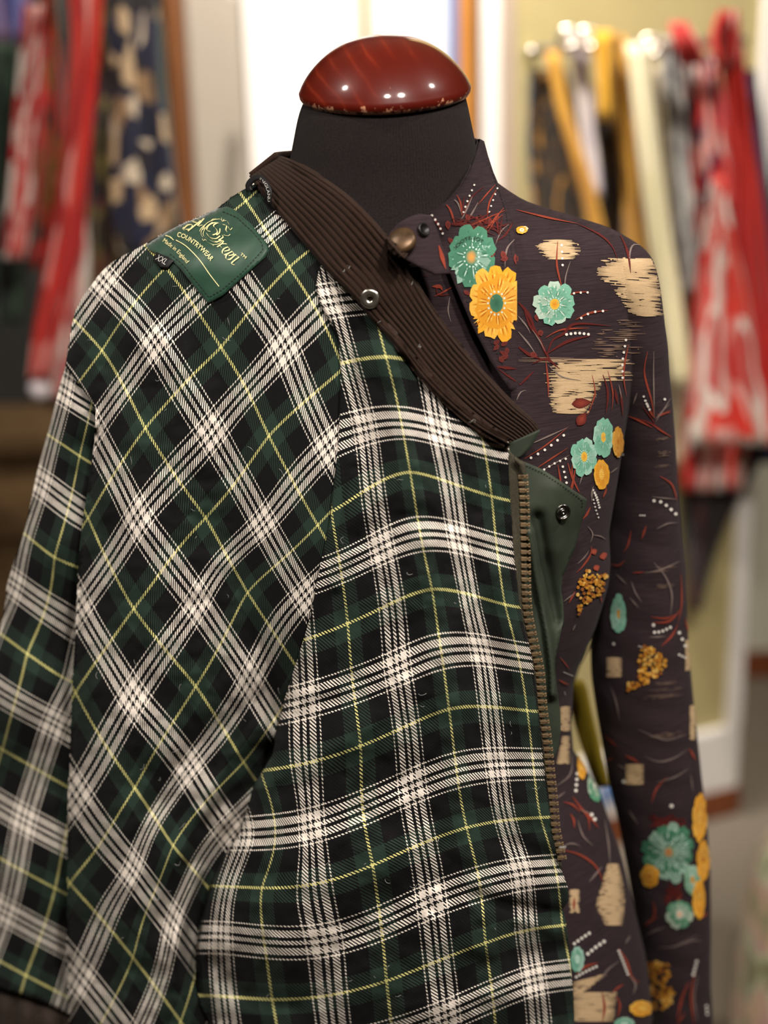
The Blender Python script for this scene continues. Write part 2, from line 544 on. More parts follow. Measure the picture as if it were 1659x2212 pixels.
# tall display unit behind the hanging scarves
pA = pix(1600, 1757, floorY(1600, 1757))[0]; pB = pix(1345, 1822, floorY(1345, 1822))[0]
dv = (pA - pB); dv[2] = 0; dv /= np.linalg.norm(dv); nv = np.array([-dv[1], dv[0], 0])
if nv[1] < 0: nv = -nv
unit = empty('display_unit', tuple(pA), 'tall olive display unit with white corner post and red-brown skirting', 'display unit')
def ubox(name, s0, s1, n0, n1, z0, z1, mat):
    o = box(name, (s0, n0, z0), (s1, n1, z1), mat, None, .004)
    mt = Matrix(((dv[0], nv[0], 0, pA[0]), (dv[1], nv[1], 0, pA[1]), (0, 0, 1, 0), (0, 0, 0, 1)))
    o.parent = unit; o.matrix_parent_inverse = Matrix.Translation(unit.location).inverted(); o.matrix_basis = mt
    return o
def ucov(px, py):
    # where the pixel's ray meets the unit's face, measured along it from the corner
    d = pixdir(px, py); t = (pA - CAM) @ nv / (d @ nv); return float((CAM + d * t - pA) @ dv)
SL = ucov(1141, 200)
print('unit left', SL, 'YW', YW, 'pA', pA, 'pB', pB)
ubox('skirting', SL - .02, 0, 0, .06, 0, .062, M['skirting'])
ubox('base', SL, -.006, .006, .058, .06, .205, M['white'])
ubox('panel', SL, -.03, .02, .05, .20, 2.4, M['olive'])
ubox('corner_post', -.040, -.004, .006, .04, .20, 2.4, M['white'])
zb_ = []
for y_ in (1692, 1738):
    d = pixdir(1311, y_); t = (pA - CAM) @ nv / (d @ nv); zb_.append(float((CAM + d * t)[2]))
ubox('price_label', ucov(1299, 1715), ucov(1325, 1715), -.006, .008, zb_[1], zb_[0], M['blue'])['label'] = 'small blue label'

# low wooden steps and dark backing on the other side
YS = 2.75
stp = empty('wooden_steps', tuple(np.r_[pix(120, 1000, YS)[0][:2], 0]), 'dark wooden display steps with lighter front edges under the red scarves', 'steps')
za, zb, zc = float(pix(100, 945, YS)[0][2]), float(pix(100, 1125, YS - .25)[0][2]), float(pix(100, 1330, YS - .5)[0][2])
X0, X1 = xr(-400, 1000, YS), xr(330, 1000, YS)
for i, (z, y0) in enumerate(((za, YS), (zb, YS - .25), (zc, YS - .5))):
    box('tread', (X0, y0, z - .035), (X1, YS + .3, z), M['step'], stp)
    box('riser', (X0, y0 + .02, 0), (X1, y0 + .05, z - .033), M['step'], stp)
bk = box('backing_panel', (xr(-500, 300, YS + .3), YS + .3, 0), (xr(385, 300, YS + .3), YS + .34, 2.4), M['darkback'], None)
tag(bk, 'very dark backing panel behind the red and navy scarves', 'panel')
upright('brown_post', 372, 408, YS + .22, .07, M['walnut'], 'brown wooden upright between navy scarf and beige wall', 'post', py=250)

# ---------------------------------------------------------------- scarves
def scarf_mat(name, cols, su, sv, kind='blotch', rough=.7):
    k = NT(name); v = k.scale(k.uv(), (su * 1.5, sv * (.45 if kind == 'blotch' else 1), 1))
    if kind == 'blotch':
        nz = k.n('ShaderNodeTexNoise'); nz.inputs['Scale'].default_value = 1.0; k.l(v, nz.inputs['Vector']); nz.inputs['Detail'].default_value = 1.5
        f = nz.outputs['Fac']; lo, hi = .32, .68
    elif kind == 'cells':
        vo = k.n('ShaderNodeTexVoronoi'); vo.inputs['Scale'].default_value = 1.0; k.l(v, vo.inputs['Vector'])
        sp = k.n('ShaderNodeSeparateColor'); k.l(vo.outputs['Color'], sp.inputs[0]); f = sp.outputs[0]; lo, hi = 0.0, 1.0
    else:
        sp = k.n('ShaderNodeSeparateXYZ'); k.l(v, sp.inputs[0]); f = k.math('FRACT', k.math('ADD', sp.outputs[0], k.math('MULTIPLY', k.noise(v, 1.5), .25))); lo, hi = 0.0, 1.0
    n = len(cols)
    st_ = [(lo + (hi - lo) * i / n if i else 0.0, c) for i, c in enumerate(cols)]
    return k.set(k.ramp(f, st_, 'CONSTANT'), rough, 0, .2, .3)

def scarf(rows, Y, mat, label, cat='scarf', group=None, folds_=3.0, amp=.014, seed=1, bead=None):
    R_ = rowinterp(rows, 24); ns, nt = len(R_), 29
    V, uv = [], []
    L = (R_[-1, 0] - R_[0, 0]) / 1000
    for i, (y, l, r) in enumerate(R_):
        for j in range(nt):
            t = j / (nt - 1); u = l + (r - l) * t
            dy = amp * math.sin(2 * math.pi * folds_ * t + seed + 1.2 * math.sin(i * .09 + seed)) * (0.5 + .5 * i / ns) + amp * .5 * math.sin(2 * math.pi * folds_ * 2.3 * t + seed * 2)
            V.append(pix(u, y, Y + dy)[0]); uv.append((t, L * i / ns))
    o = mesh_obj('scarf', V, gridfaces(ns, nt), mat, None, uv=uv, solid=.003)
    tag(o, label, cat, group)
    return o
RD, RD2, PK, OW = srgb(196, 30, 26), srgb(226, 58, 40), srgb(232, 170, 160), srgb(238, 226, 214)
MU, GO, BR, BK2 = srgb(206, 156, 52), srgb(180, 128, 44), srgb(84, 58, 24), srgb(26, 22, 18)
NV, TL, LI = srgb(40, 40, 80), srgb(40, 96, 78), srgb(190, 180, 190)
YR = 2.42
S1 = 'scarves hung on the olive unit'
scarf([(150, 1146, 1222), (300, 1138, 1262), (480, 1150, 1300), (640, 1165, 1330)], YR + .04, scarf_mat('scarf_brown', (BK2, BK2, BR, BK2, GO, BK2), 3, 12), 'black and brown scarf with mustard blotches beside the taupe column', seed=1, group=S1)
scarf([(110, 1180, 1206), (250, 1206, 1232), (400, 1252, 1284), (500, 1272, 1306), (640, 1300, 1338)], YR - .02, scarf_mat('scarf_mustard', (MU, GO, MU, MU), 2, 5), 'plain mustard scarf crossing the brown scarf diagonally', seed=2, group=S1)
scarf([(60, 1225, 1285), (130, 1236, 1272), (250, 1250, 1283), (400, 1268, 1302), (430, 1278, 1300)], YR, scarf_mat('scarf_lilac', (LI, srgb(214, 204, 196), LI, srgb(170, 160, 170)), 3, 6), 'pale lilac grey scarf between mustard scarf and yellow scarf', seed=3, group=S1)
scarf([(66, 1280, 1326), (110, 1288, 1318), (200, 1296, 1316), (260, 1294, 1318)], YR - .04, scarf_mat('scarf_yellow', (srgb(222, 172, 40), srgb(206, 150, 30), srgb(226, 184, 70)), 2, 4), 'short bright yellow scarf knotted over the rail', seed=4, group=S1)
scarf([(180, 1285, 1345), (330, 1290, 1365), (520, 1300, 1385), (660, 1310, 1400)], YR + .08, scarf_mat('scarf_dark', (BK2, BR, BK2, BR), 3, 8), 'dark brown patterned scarf behind the yellow scarf', seed=5, group=S1)
scarf([(75, 1305, 1352), (200, 1324, 1366), (400, 1345, 1382), (540, 1348, 1396), (680, 1352, 1404)], YR, scarf_mat('scarf_gold', (GO, MU, srgb(150, 108, 40), MU, BR), 2, 7), 'gold scarf with brown marks next to the cream scarf', seed=6, group=S1)
scarf([(140, 1350, 1425), (500, 1372, 1445), (800, 1395, 1470), (1010, 1412, 1476)], YR + .06, scarf_mat('scarf_sand', (srgb(198, 184, 150), srgb(214, 202, 172), srgb(180, 164, 130)), 2, 5), 'long sand beige scarf behind the cream scarf', seed=7, group=S1)
scarf([(95, 1352, 1410), (150, 1362, 1408), (300, 1378, 1424), (500, 1402, 1448), (700, 1430, 1480), (835, 1452, 1500)], YR - .03, scarf_mat('scarf_cream', (srgb(238, 230, 196), srgb(228, 220, 180), srgb(244, 238, 212)), 2, 3), 'smooth cream scarf hanging in front of the sand scarf', seed=8, group=S1)
scarf([(80, 1420, 1470), (250, 1438, 1484), (500, 1456, 1504), (640, 1470, 1506)], YR + .02, scarf_mat('scarf_silver', (srgb(140, 140, 136), srgb(180, 178, 172), srgb(112, 112, 112)), 5, 22), 'silver grey knitted scarf between cream and red scarves', seed=9, group=S1)
scarf([(120, 1468, 1545), (250, 1478, 1566), (500, 1486, 1610), (800, 1484, 1640), (1060, 1476, 1600)], YR + .05, scarf_mat('scarf_red_white', (OW, PK, NV, RD2, RD, OW, PK), 2.6, 8), 'red white and navy patterned scarf with pale patches', seed=10, group=S1, folds_=2.5)
scarf([(100, 1556, 1602), (250, 1572, 1618), (400, 1578, 1640), (700, 1566, 1680), (960, 1540, 1720)], YR - .03, scarf_mat('scarf_red', (RD2, RD, srgb(206, 44, 34), RD2), 1.5, 2), 'plain orange-red scarf hanging beside the white post', seed=11, group=S1, folds_=2)
scarf([(380, 1536, 1560), (480, 1524, 1580), (600, 1506, 1606), (800, 1490, 1640), (960, 1490, 1690)], YR - .06, scarf_mat('scarf_red_pale', (RD, OW, RD2, PK, RD), 2.2, 9), 'red scarf end with pale blotches below the patterned scarf', seed=12, group=S1, folds_=2)
scarf([(880, 1462, 1700), (1000, 1466, 1640), (1120, 1474, 1572), (1230, 1486, 1530), (1318, 1498, 1512)], YR + .1, scarf_mat('scarf_black', (BK2, srgb(40, 16, 18), BK2, srgb(94, 22, 24), BK2), 2, 6), 'black and maroon scarf corner pointing down below the red scarves', seed=13, group=S1)
scarf([(150, 1600, 1632), (400, 1628, 1662), (700, 1648, 1700), (1000, 1640, 1720)], YR + .07, scarf_mat('scarf_navy', (NV, srgb(30, 30, 60), NV), 2, 4), 'navy scarf edge behind the plain orange-red scarf', seed=14, group=S1)
bow = empty('scarf_bow', tuple(np.r_[pix(1520, 80, YR)[0][:2], 0]), 'red scarf knotted into a bow over the rail', 'scarf')
BM = scarf_mat('scarf_knot', (RD2, RD, PK, RD), 2.5, 8)
for rws in ([(48, 1440, 1462), (62, 1436, 1500), (86, 1444, 1536), (112, 1462, 1536), (140, 1480, 1520)], [(22, 1562, 1592), (44, 1540, 1602), (84, 1518, 1608), (116, 1530, 1596), (150, 1560, 1592)]):
    o = scarf(rws, YR - .07, BM, 'x', seed=15 + len(bow.children), amp=.025, folds_=1.5)
    for k_ in ('label', 'category'): del o[k_]
    o.name = 'loop'; o.parent = bow; o.matrix_parent_inverse = Matrix.Translation(bow.location).inverted()
rl = empty('scarf_rail', tuple(np.r_[pix(1400, 95, YR)[0][:2], 0]), 'pale metal rail with rings carrying the mustard and red scarves', 'rail')
rp = pix([1150, 1606], [110, 88], YR + .01)
def tube(name, P, r, mat, par, seg=12):
    P = np.asarray(P, float); V = []
    for i in range(len(P)):
        d = P[min(i + 1, len(P) - 1)] - P[max(i - 1, 0)]; d /= np.linalg.norm(d)
        a = np.cross(d, [0, 0, 1.0]); a = np.cross(d, [0, 1.0, 0]) if np.linalg.norm(a) < .1 else a; a /= np.linalg.norm(a); b_ = np.cross(d, a)
        for k in range(seg): V.append(P[i] + r * (a * math.cos(2 * math.pi * k / seg) + b_ * math.sin(2 * math.pi * k / seg)))
    Fc = [tuple(f) for f in gridfaces(len(P), seg, True)] + [tuple(range(seg))[::-1], tuple(range((len(P) - 1) * seg, len(P) * seg))]
    return mesh_obj(name, V, Fc, mat, par)
tube('rail', [rp[0], (rp[0] + rp[1]) / 2, rp[1]], .008, M['chrome'], rl)
for k in (0, 1): tube('bracket', [rp[k], rp[k] + np.array([0, .05, 0]), rp[k] + np.array([0, .09, -.01])], .007, M['chrome'], rl)
for px_, py_ in ((1228, 82), (1268, 84), (1404, 100)):
    c = pix(px_, py_, YR - .03)[0]
    tube('ring', [c + np.array([.014 * math.cos(a), -.004, .014 * math.sin(a)]) for a in np.linspace(0, 6.283, 20)], .006, M['chrome'], rl, 8)

YL = 2.25
S2 = 'scarves hung before the dark panel'
scarf([(-60, -60, 62), (20, -50, 70), (90, -40, 60)], YL, scarf_mat('scarf_blue', (srgb(120, 130, 200), srgb(180, 150, 190), srgb(96, 110, 180)), 2, 8), 'lilac blue scarf end above the red and white scarf', seed=21, group=S2)
scarf([(10, 50, 100), (100, 45, 90), (200, 34, 84), (400, 18, 72), (560, 4, 58)], YL - .03, scarf_mat('scarf_red_marl', (RD, srgb(150, 24, 34), OW, RD, PK, RD), 3, 9), 'crimson scarf with white flecks hanging under the lilac scarf', seed=22, group=S2)
scarf([(-60, 78, 120), (100, 88, 130), (300, 84, 140), (580, 56, 112)], YL + .04, scarf_mat('scarf_rust', (srgb(150, 70, 24), srgb(60, 40, 20), RD, srgb(140, 96, 30)), 2, 8), 'rust orange striped scarf between two red scarves', seed=23, group=S2)
s3 = scarf([(-60, 148, 226), (60, 154, 220), (150, 152, 212), (300, 140, 200), (500, 112, 186), (700, 74, 134), (820, 60, 104)], YL - .05, scarf_mat('scarf_scarlet', (RD, RD2, RD, srgb(170, 26, 24), PK, RD), 2, 4), 'long scarlet scarf ending in a white bobble', seed=24, group=S2)
bc = pix(85, 840, YL - .05)[0]
V, Fc = [], []
for i in range(9):
    for k in range(16):
        a, b_ = math.pi * i / 8, 2 * math.pi * k / 16
        V.append(bc + .017 * np.array([math.sin(a) * math.cos(b_), math.sin(a) * math.sin(b_), math.cos(a)]) * (1 + .06 * math.sin(5 * b_ + i)))
bo = mesh_obj('bobble', V, gridfaces(9, 16, True), plain('white_wool', srgb(226, 216, 220), .9), s3)
scarf([(380, 122, 178), (560, 128, 192), (760, 120, 180), (860, 104, 160)], YL - .02, scarf_mat('scarf_pink', (PK, srgb(190, 90, 90), OW, srgb(170, 40, 40)), 2.4, 6), 'dusty pink scarf end beside the long scarlet scarf', seed=25, group=S2)
scarf([(-60, 192, 262), (300, 180, 268), (600, 146, 262), (880, 100, 250)], YL + .06, scarf_mat('scarf_multi', (BK2, srgb(110, 96, 40), srgb(92, 24, 30), BK2, srgb(150, 136, 70), BK2), 3, 10), 'black olive and maroon patterned scarf beside the navy scarf', seed=26, group=S2)
scarf([(-60, 226, 338), (100, 236, 342), (200, 246, 346), (330, 240, 366), (440, 240, 378), (545, 256, 368)], YL - .01, scarf_mat('scarf_navy_cream', (srgb(22, 24, 50), srgb(196, 168, 130), srgb(24, 26, 52), srgb(30, 26, 30), srgb(216, 198, 172), srgb(22, 24, 46), srgb(150, 120, 86), srgb(34, 28, 32)), 2.6, 20, 'cells'), 'navy and cream scarf with large round and diamond motifs', seed=27, group=S2, folds_=1.6, amp=.008)
scarf([(-60, 300, 352), (150, 316, 356), (400, 330, 380), (510, 342, 396)], YL + .03, scarf_mat('scarf_teal', (srgb(44, 70, 60), srgb(30, 50, 44), srgb(24, 104, 84)), 2, 5), 'dark teal green scarf behind the navy and cream scarf', seed=28, group=S2)
scarf([(90, -60, 36), (300, -70, 40), (560, -60, 52), (700, -60, 60)], YL + .08, scarf_mat('scarf_forest', (srgb(20, 26, 20), srgb(36, 60, 40), srgb(18, 20, 18), srgb(70, 84, 70)), 2, 9), 'black and forest green scarf behind the crimson scarf', seed=31, group=S2)
lr = empty('scarf_rail', tuple(np.r_[pix(200, -80, YL)[0][:2], 0]), 'metal rail above the frame edge carrying scarlet and navy scarves', 'rail')
rp = pix([-120, 400], [-58, -62], YL + .01)
tube('rail', [rp[0], (rp[0] + rp[1]) / 2, rp[1]], .008, M['chrome'], lr)
for k in (0, 1): tube('bracket', [rp[k], rp[k] + np.array([0, .3, 0]), rp[k] + np.array([0, .78, -.01])], .007, M['chrome'], lr)

# floral covered form standing at the frame edge
M['flo'] = scarf_mat('floral_cotton', (srgb(150, 146, 104), srgb(196, 204, 160), srgb(220, 222, 186), srgb(214, 172, 160), srgb(230, 196, 160), srgb(170, 166, 124)), 6, 26)
fr = [(1790, 1690, 1770, 1.78, .03), (1830, 1660, 1800, 1.78, .07), (1900, 1636, 1830, 1.78, .10), (2000, 1616, 1850, 1.78, .12), (2120, 1600, 1870, 1.78, .13), (2280, 1588, 1880, 1.78, .14), (2440, 1570, 1890, 1.78, .15)]
gV, gF = loft(rowinterp(fr, 14), 64, 2.2)
fo_ = mesh_obj('floral_dress', gV, gF, M['flo'], None, uv=[(k / 64 * 2, i * .012) for i in range(len(gV) // 64) for k in range(64)])
tag(fo_, 'pale green and pink floral dress standing on the taupe carpet', 'dress')
# ================================================================== DRESS FORM
YB = 0.985
def foot(px, py, Y):
    p = pix(px, py, Y)[0]; return (p[0], p[1], 0.0)

form = empty('dress_form', foot(860, 900, 1.0), 'black jersey dress form with a varnished dark red wooden neck cap', 'mannequin')
NECK = rowinterp([(200, 664, 1002, .985, .049), (216, 655, 1006, .986, .052), (240, 646, 1012, .987, .054), (262, 641, 1016, .988, .055),
                  (310, 632, 1026, .990, .057), (360, 622, 1034, .994, .060), (420, 606, 1048, 1.0, .066), (480, 585, 1066, 1.005, .072), (560, 550, 1095, 1.01, .078)], 10)
nV, nF = loft(NECK, 96, 2.05)
nuv = np.array([[k / 96, i / len(NECK)] for i in range(len(NECK)) for k in range(96)])
mesh_obj('neck', nV, nF, M['jersey'], form, uv=nuv)
T_neck = bvh(nV, nF)

# neck cap: a shallow turned dome, tipped forward
cc = pix(832.5, 214, YB)[0]
R = 0.1145 / 2
prof = [(0.0, 0.0), (R * .90, 0.0), (R * .965, .0012), (R * .992, .0035), (R, .0065)]
for a in np.linspace(0, math.pi / 2, 26)[1:]:
    prof.append((R * 0.999 * math.cos(a) * (1 - .10 * math.sin(2 * a)), .0060 + .0345 * math.sin(a)))
prof[-1] = (0.0, .0406)
V, Fc = [], []
ns = 96
for r, z in prof[1:-1]:
    for k in range(ns):
        a = 2 * math.pi * k / ns
        V.append((r * math.cos(a), r * math.sin(a), z))
Fc = gridfaces(len(prof) - 2, ns, True)
Fc = [tuple(f) for f in Fc]
V.append((0, 0, prof[-1][1])); top = len(V) - 1
V.append((0, 0, 0)); bot = len(V) - 1
b = (len(prof) - 3) * ns
for k in range(ns):
    Fc.append((b + k, b + (k + 1) % ns, top)); Fc.append(((k + 1) % ns, k, bot))
cap = mesh_obj('neck_cap', V, Fc, M['cap'], form)
cap['label'] = 'glossy dark red wooden cap with chipped rim'
cap.location = cc
cap.rotation_euler = (math.radians(9.0), math.radians(-1.2), 0)

# ================================================================== SHIRT
shirt = empty('printed_shirt', foot(1000, 1300, .99), 'brown floral print jersey shirt with pointed collar worn by the dress form', 'shirt')
cxl = lambda y: 846 + (y - 500) * 0.024
TR = [(392, 1062, .048), (420, 1100, .052), (448, 1142, .055), (480, 1243, .060), (509, 1330, .066), (545, 1378, .073), (600, 1392, .081), (700, 1388, .091),
      (800, 1372, .099), (900, 1350, .107), (1000, 1333, .113), (1060, 1323, .116), (1139, 1309, .117), (1207, 1313, .116), (1250, 1309, .113), (1334, 1284, .105), (1402, 1254, .099),
      (1455, 1236, .095), (1560, 1231, .092), (1635, 1237, .093), (1680, 1266, .096), (1734, 1299, .100), (1855, 1341, .108), (1942, 1362, .112), (2068, 1392, .116), (2175, 1404, .118)]
rows = [(y, 2 * cxl(y) - r, r, 1.0 + .012 * min(1, max(0, (y - 400) / 300)), hd) for y, r, hd in TR]
tV, tF = loft(rowinterp(rows, 9), 128, 2.35)
tF = tF[:-1]                      # open hem
tV = tV + 0
body = mesh_obj('shirt_body', tV, tF, M['shirt'], shirt, solid=0.0012)
T_body = bvh(tV, tF)
AR = [(503, 1300, 1336, .020), (509, 1290, 1345, .028), (525, 1276, 1378, .040), (549, 1268, 1402, .047), (582, 1264, 1414, .051), (610, 1264, 1419, .053), (667, 1268, 1426, .055), (733, 1276, 1435, .056),
      (814, 1288, 1441, .056), (875, 1298, 1447, .056), (1000, 1306, 1455, .054), (1110, 1302, 1463, .053), (1219, 1293, 1474, .052), (1329, 1281, 1479, .051), (1400, 1277, 1484, .050),
      (1468, 1279, 1490, .049), (1547, 1291, 1499, .048), (1637, 1307, 1508, .047), (1698, 1318, 1515, .046), (1767, 1335, 1523, .045), (1877, 1356, 1530, .044), (1986, 1374, 1531, .043), (2096, 1384, 1530, .042), (2212, 1390, 1537, .041), (2300, 1394, 1540, .040)]
rows = [(y, l, r, 1.012 + .035 * min(1, max(0, (y - 560) / 500)), hd) for y, l, r, hd in AR]
aV, aF = loft(rowinterp(rows, 9), 72, 2.1)
ac = (0.010 * np.sin(aV[:, 2] * 95 + aV[:, 0] * 30))  # soft creases across the sleeve
aV = aV + np.stack([0 * ac, -0.12 * np.abs(ac), 0 * ac], 1)
sleeve = mesh_obj('sleeve', aV, aF, M['shirt'], shirt)
T_arm = bvh(aV, aF)

# turned-down collar point
COLLAR = [(925, 462), (950, 449), (975, 430), (998, 402), (1016, 368), (1029, 332), (1037, 300), (1046, 305), (1054, 335), (1066, 372), (1082, 410), (1100, 452), (1110, 490), (1114, 520), (1117, 600), (1116, 700), (1116, 790), (1117, 838), (1106, 846),
          (1085, 818), (1060, 780), (1020, 704), (985, 622), (960, 560), (940, 502)]
cd = TPS([(1037, 300), (1016, 368), (975, 430), (925, 462), (1054, 335), (1082, 410), (1110, 490), (1117, 600), (1117, 838), (1060, 780), (985, 622), (1050, 500), (1020, 600)],
         [.992, .955, .930, .918, 1.0, .985, .955, .918, .893, .890, .903, .940, .915])
def collar_depth(x, y):
    Y = cd(x, y); t = rayY([T_body, T_neck], x, y)
    w = np.clip((y - 455) / 90, 0, 1); w = w * w * (3 - 2 * w)
    return np.where(np.isnan(t), Y, np.clip(Y, t - .011, t - .004) * w + np.minimum(Y, t - .004) * (1 - w))
col_o, cV, cF = panel('collar', COLLAR, collar_depth, M['shirt'], shirt, step=7,
                      wraps=[([(1037, 300), (1029, 332), (1016, 368), (998, 402), (975, 430), (950, 449), (925, 462)], (0.0, .012, -.022), (0, .012, -.01), 4),
                             ([(1046, 305), (1054, 335), (1066, 372), (1082, 410)], (-.004, .05, .002), (-.02, .02, 0), 5)], solid=.0018)
T_col = bvh(cV, [f for f in cF])
# inner collar band end with its buttons
BAND = [(836, 520), (842, 502), (858, 484), (882, 469), (906, 462), (930, 464), (946, 500), (962, 552), (972, 590), (940, 592), (905, 575), (868, 556)]
bd = TPS([(836, 520), (882, 469), (930, 464), (962, 552), (905, 575), (900, 515)], [.906, .906, .912, .905, .892, .900])
def band_depth(x, y):
    t = rayY([T_body, T_neck], x, y)
    return np.where(np.isnan(t), bd(x, y), np.minimum(bd(x, y), t - .003))
band_o, bV, bF = panel('collar_band', BAND, band_depth, M['shirt'], shirt, step=6, wraps=[([(842, 502), (858, 484), (882, 469), (906, 462), (930, 464)], (.0, .018, -.012), (0, .006, -.006), 3)], solid=.0015)
T_band = bvh(bV, bF)
SHIRT_T = [T_col, T_band, T_body, T_arm]

def disc_mesh(profile, seg=28, caps=True):
    """lathe (r, h) about +Z"""
    V, n = [], seg
    for r, h in profile:
        for k in range(n):
            a = 2 * math.pi * k / n; V.append((r * math.cos(a), r * math.sin(a), h))
    Fc = [tuple(f) for f in gridfaces(len(profile), n, True)]
    if not caps: return V, Fc
    Fc.append(tuple(range(n))[::-1]); b = (len(profile) - 1) * n; Fc.append(tuple(range(b, b + n)))
    return V, Fc

def place(o, P, N, lift=0.0, roll=0.0):
    N = Vector(N).normalized()
    q = N.to_track_quat('Z', 'Y').to_matrix().to_4x4() @ Matrix.Rotation(roll, 4, 'Z')
    o.matrix_basis = Matrix.Translation(Vector(P) + N * lift) @ q

def on(trees, px, py, tilt=(0, 0, 0)):
    h = ray(trees, px, py); return h[0], (h[1] + Vector(tilt)).normalized()

V, Fc = disc_mesh([(.0086, -.002), (.009, 0), (.0086, .0016), (.007, .0026), (.004, .0034), (.0008, .0037)])
bt = mesh_obj('button', V, Fc, M['covbutton'], shirt); p, n = on([T_band], 873, 530, (0, -.3, .55)); place(bt, p, n, .0055)
bt['label'] = 'bronze shank button'
V, Fc = disc_mesh([(.0042, 0), (.0046, .0008), (.0042, .0016), (.0034, .0016), (.003, .001), (.0006, .001)])
b2 = mesh_obj('button', V, Fc, M['darkhole'], shirt); p, n = on([T_band], 911, 498, (.4, 0, 0)); place(b2, p, n, .0012)

# ================================================================== JACKET
jacket = empty('waxed_jacket', foot(600, 1300, .92), 'inside-out jacket with green black and white tartan lining draped over the dress form', 'jacket')
CIRC = .02
# --- front lining (beside the zip)
A_LEFT = [(448, 2208), (431, 2164), (422, 2120), (423, 2046), (431, 2002), (442, 1958), (454, 1908), (469, 1878), (482, 1852), (498, 1828), (515, 1803), (525, 1772), (537, 1737), (549, 1693), (566, 1666), (585, 1634), (596, 1578), (613, 1515), (642, 1425), (671, 1330),
          (686, 1248), (712, 1130), (724, 1023), (732, 949), (735, 850), (735, 778), (730, 727), (710, 690), (694, 662), (682, 620), (690, 575)]
A_OUT = [(720, 590), (790, 655), (850, 722), (905, 788), (960, 848), (1020, 903), (1080, 943), (1100, 957), (1099, 981), (1101, 1063), (1108, 1144), (1113, 1212), (1121, 1293), (1131, 1348), (1142, 1388), (1151, 1429), (1160, 1500), (1166, 1560), (1174, 1620), (1183, 1700),
         (1191, 1760), (1202, 1830), (1213, 1880), (1226, 1915), (1229, 1945), (1215, 1966), (1222, 1990), (1230, 2040), (1232, 2080), (1239, 2151), (1243, 2260), (448, 2260)] + A_LEFT
A_UV = [((0, 0), (886, 1020)), ((1, 0), (1062, 1072)), ((-1, 0), (716, 1105)), ((-1, 1), (751, 1347)), ((0, 1), (933, 1273)), ((1, 1), (1091, 1306)), ((-1, 2), (779, 1612)), ((0, 2), (970, 1532)), ((1, 2), (1139, 1535)), ((-2, 2), (563, 1665)),
        ((-2, 3), (566, 1918)), ((-2, 4), (588, 2159)), ((-1, 3), (805, 1869)), ((-1, 4), (835, 2119)), ((0, 3), (1008, 1788)), ((0, 4), (1049, 2037)), ((1, 3), (1168, 1766)), ((1, 4), (1215, 1999)), ((0, -1), (834, 771)),
        ((-.5, .5), (826, 1183)), ((-.5, 1.5), (859, 1445)), ((-.5, 2.5), (891, 1699)), ((-.5, -.5), (790, 925)), ((.5, .5), (990, 1162)), ((.5, 1.5), (1040, 1404)), ((.5, 2.5), (1073, 1652)), ((.5, -.5), (949, 933)), ((-1.5, 1.5), (657, 1515)),
        ((-1.5, 2.5), (671, 1785)), ((-1.5, 3.5), (702, 2032)), ((-.5, 3.5), (932, 1945)), ((-.5, 4.5), (962, 2195)), ((.5, 3.5), (1128, 1888)), ((.5, 4.5), (1155, 2116)), ((-2.5, 3.5), (477, 2024)), ((-.5, -1.5), (713, 650)), ((1, -.5), (1044, 957)), ((-2.5, 2.5), (528, 1802))]
uvA = TPS([p for _, p in A_UV], [u for u, _ in A_UV], 1e-5)
dA = TPS([(700, 600), (735, 720), (735, 850), (800, 720), (905, 790), (1000, 890), (1090, 950), (1110, 1100), (740, 1000), (830, 770), (886, 1020), (933, 1273), (720, 1150), (690, 1300), (1115, 1250), (1130, 1350), (800, 1400), (970, 1532), (1160, 1500),
          (610, 1550), (700, 1600), (880, 1700), (1180, 1700), (560, 1700), (1008, 1788), (640, 1850), (500, 1850), (440, 2000), (600, 2050), (800, 2000), (1050, 2037), (1215, 1900), (1230, 2100), (440, 2220), (700, 2240), (1000, 2240), (1235, 2240)],
         [.925, .915, .912, .905, .893, .880, .874, .872, .898, .890, .868, .852, .893, .890, .866, .866, .862, .843, .868,
          .892, .868, .848, .868, .890, .842, .858, .882, .890, .862, .842, .838, .862, .872, .892, .858, .838, .868], 1e-4)
A_FOLDS = [([(834, 771), (886, 1020), (933, 1273), (970, 1532), (1008, 1788), (1049, 2037)], 46, -.0045),
           ([(975, 1000), (1010, 1180), (1050, 1330), (1080, 1480)], 24, .0035), ([(1075, 1240), (1120, 1400), (1140, 1600), (1165, 1760)], 26, -.003),
           ([(760, 1160), (850, 1120), (960, 1130)], 26, .003), ([(640, 1560), (760, 1500), (860, 1400), (930, 1330)], 40, .004),
           ([(560, 1690), (700, 1640), (800, 1560)], 30, -.003), ([(500, 1870), (620, 1800), (760, 1760)], 40, .004), ([(440, 2050), (600, 1950), (760, 1900), (900, 1830)], 40, -.003),
           ([(1030, 1940), (1110, 1960), (1200, 1970)], 16, .006), ([(1120, 1830), (1180, 1850), (1215, 1870)], 18, .004), ([(1120, 1985), (1190, 2010), (1228, 2000)], 14, -.003), ([(1040, 2080), (1140, 2060), (1225, 2050)], 22, .004),
           ([(450, 2080), (520, 2150), (640, 2180)], 24, .004), ([(850, 2200), (1000, 2160), (1150, 2150)], 30, -.003), ([(705, 640), (745, 700), (742, 800)], 14, .006), ([(760, 1000), (748, 1150), (720, 1260)], 20, -.004)]
def folds(x, y, F_):
    s = np.zeros(len(x))
    for poly, w, a in F_:
        s += 1.35 * a * np.exp(-(polydist(x, y, resample(poly, 24)) / w) ** 2)
    return s
def roll(x, y, poly, R_, dep):
    d = np.clip(1 - polydist(x, y, poly) / R_, 0, 1)
    return dep * (1 - np.sqrt(np.maximum(0, 1 - d * d)))
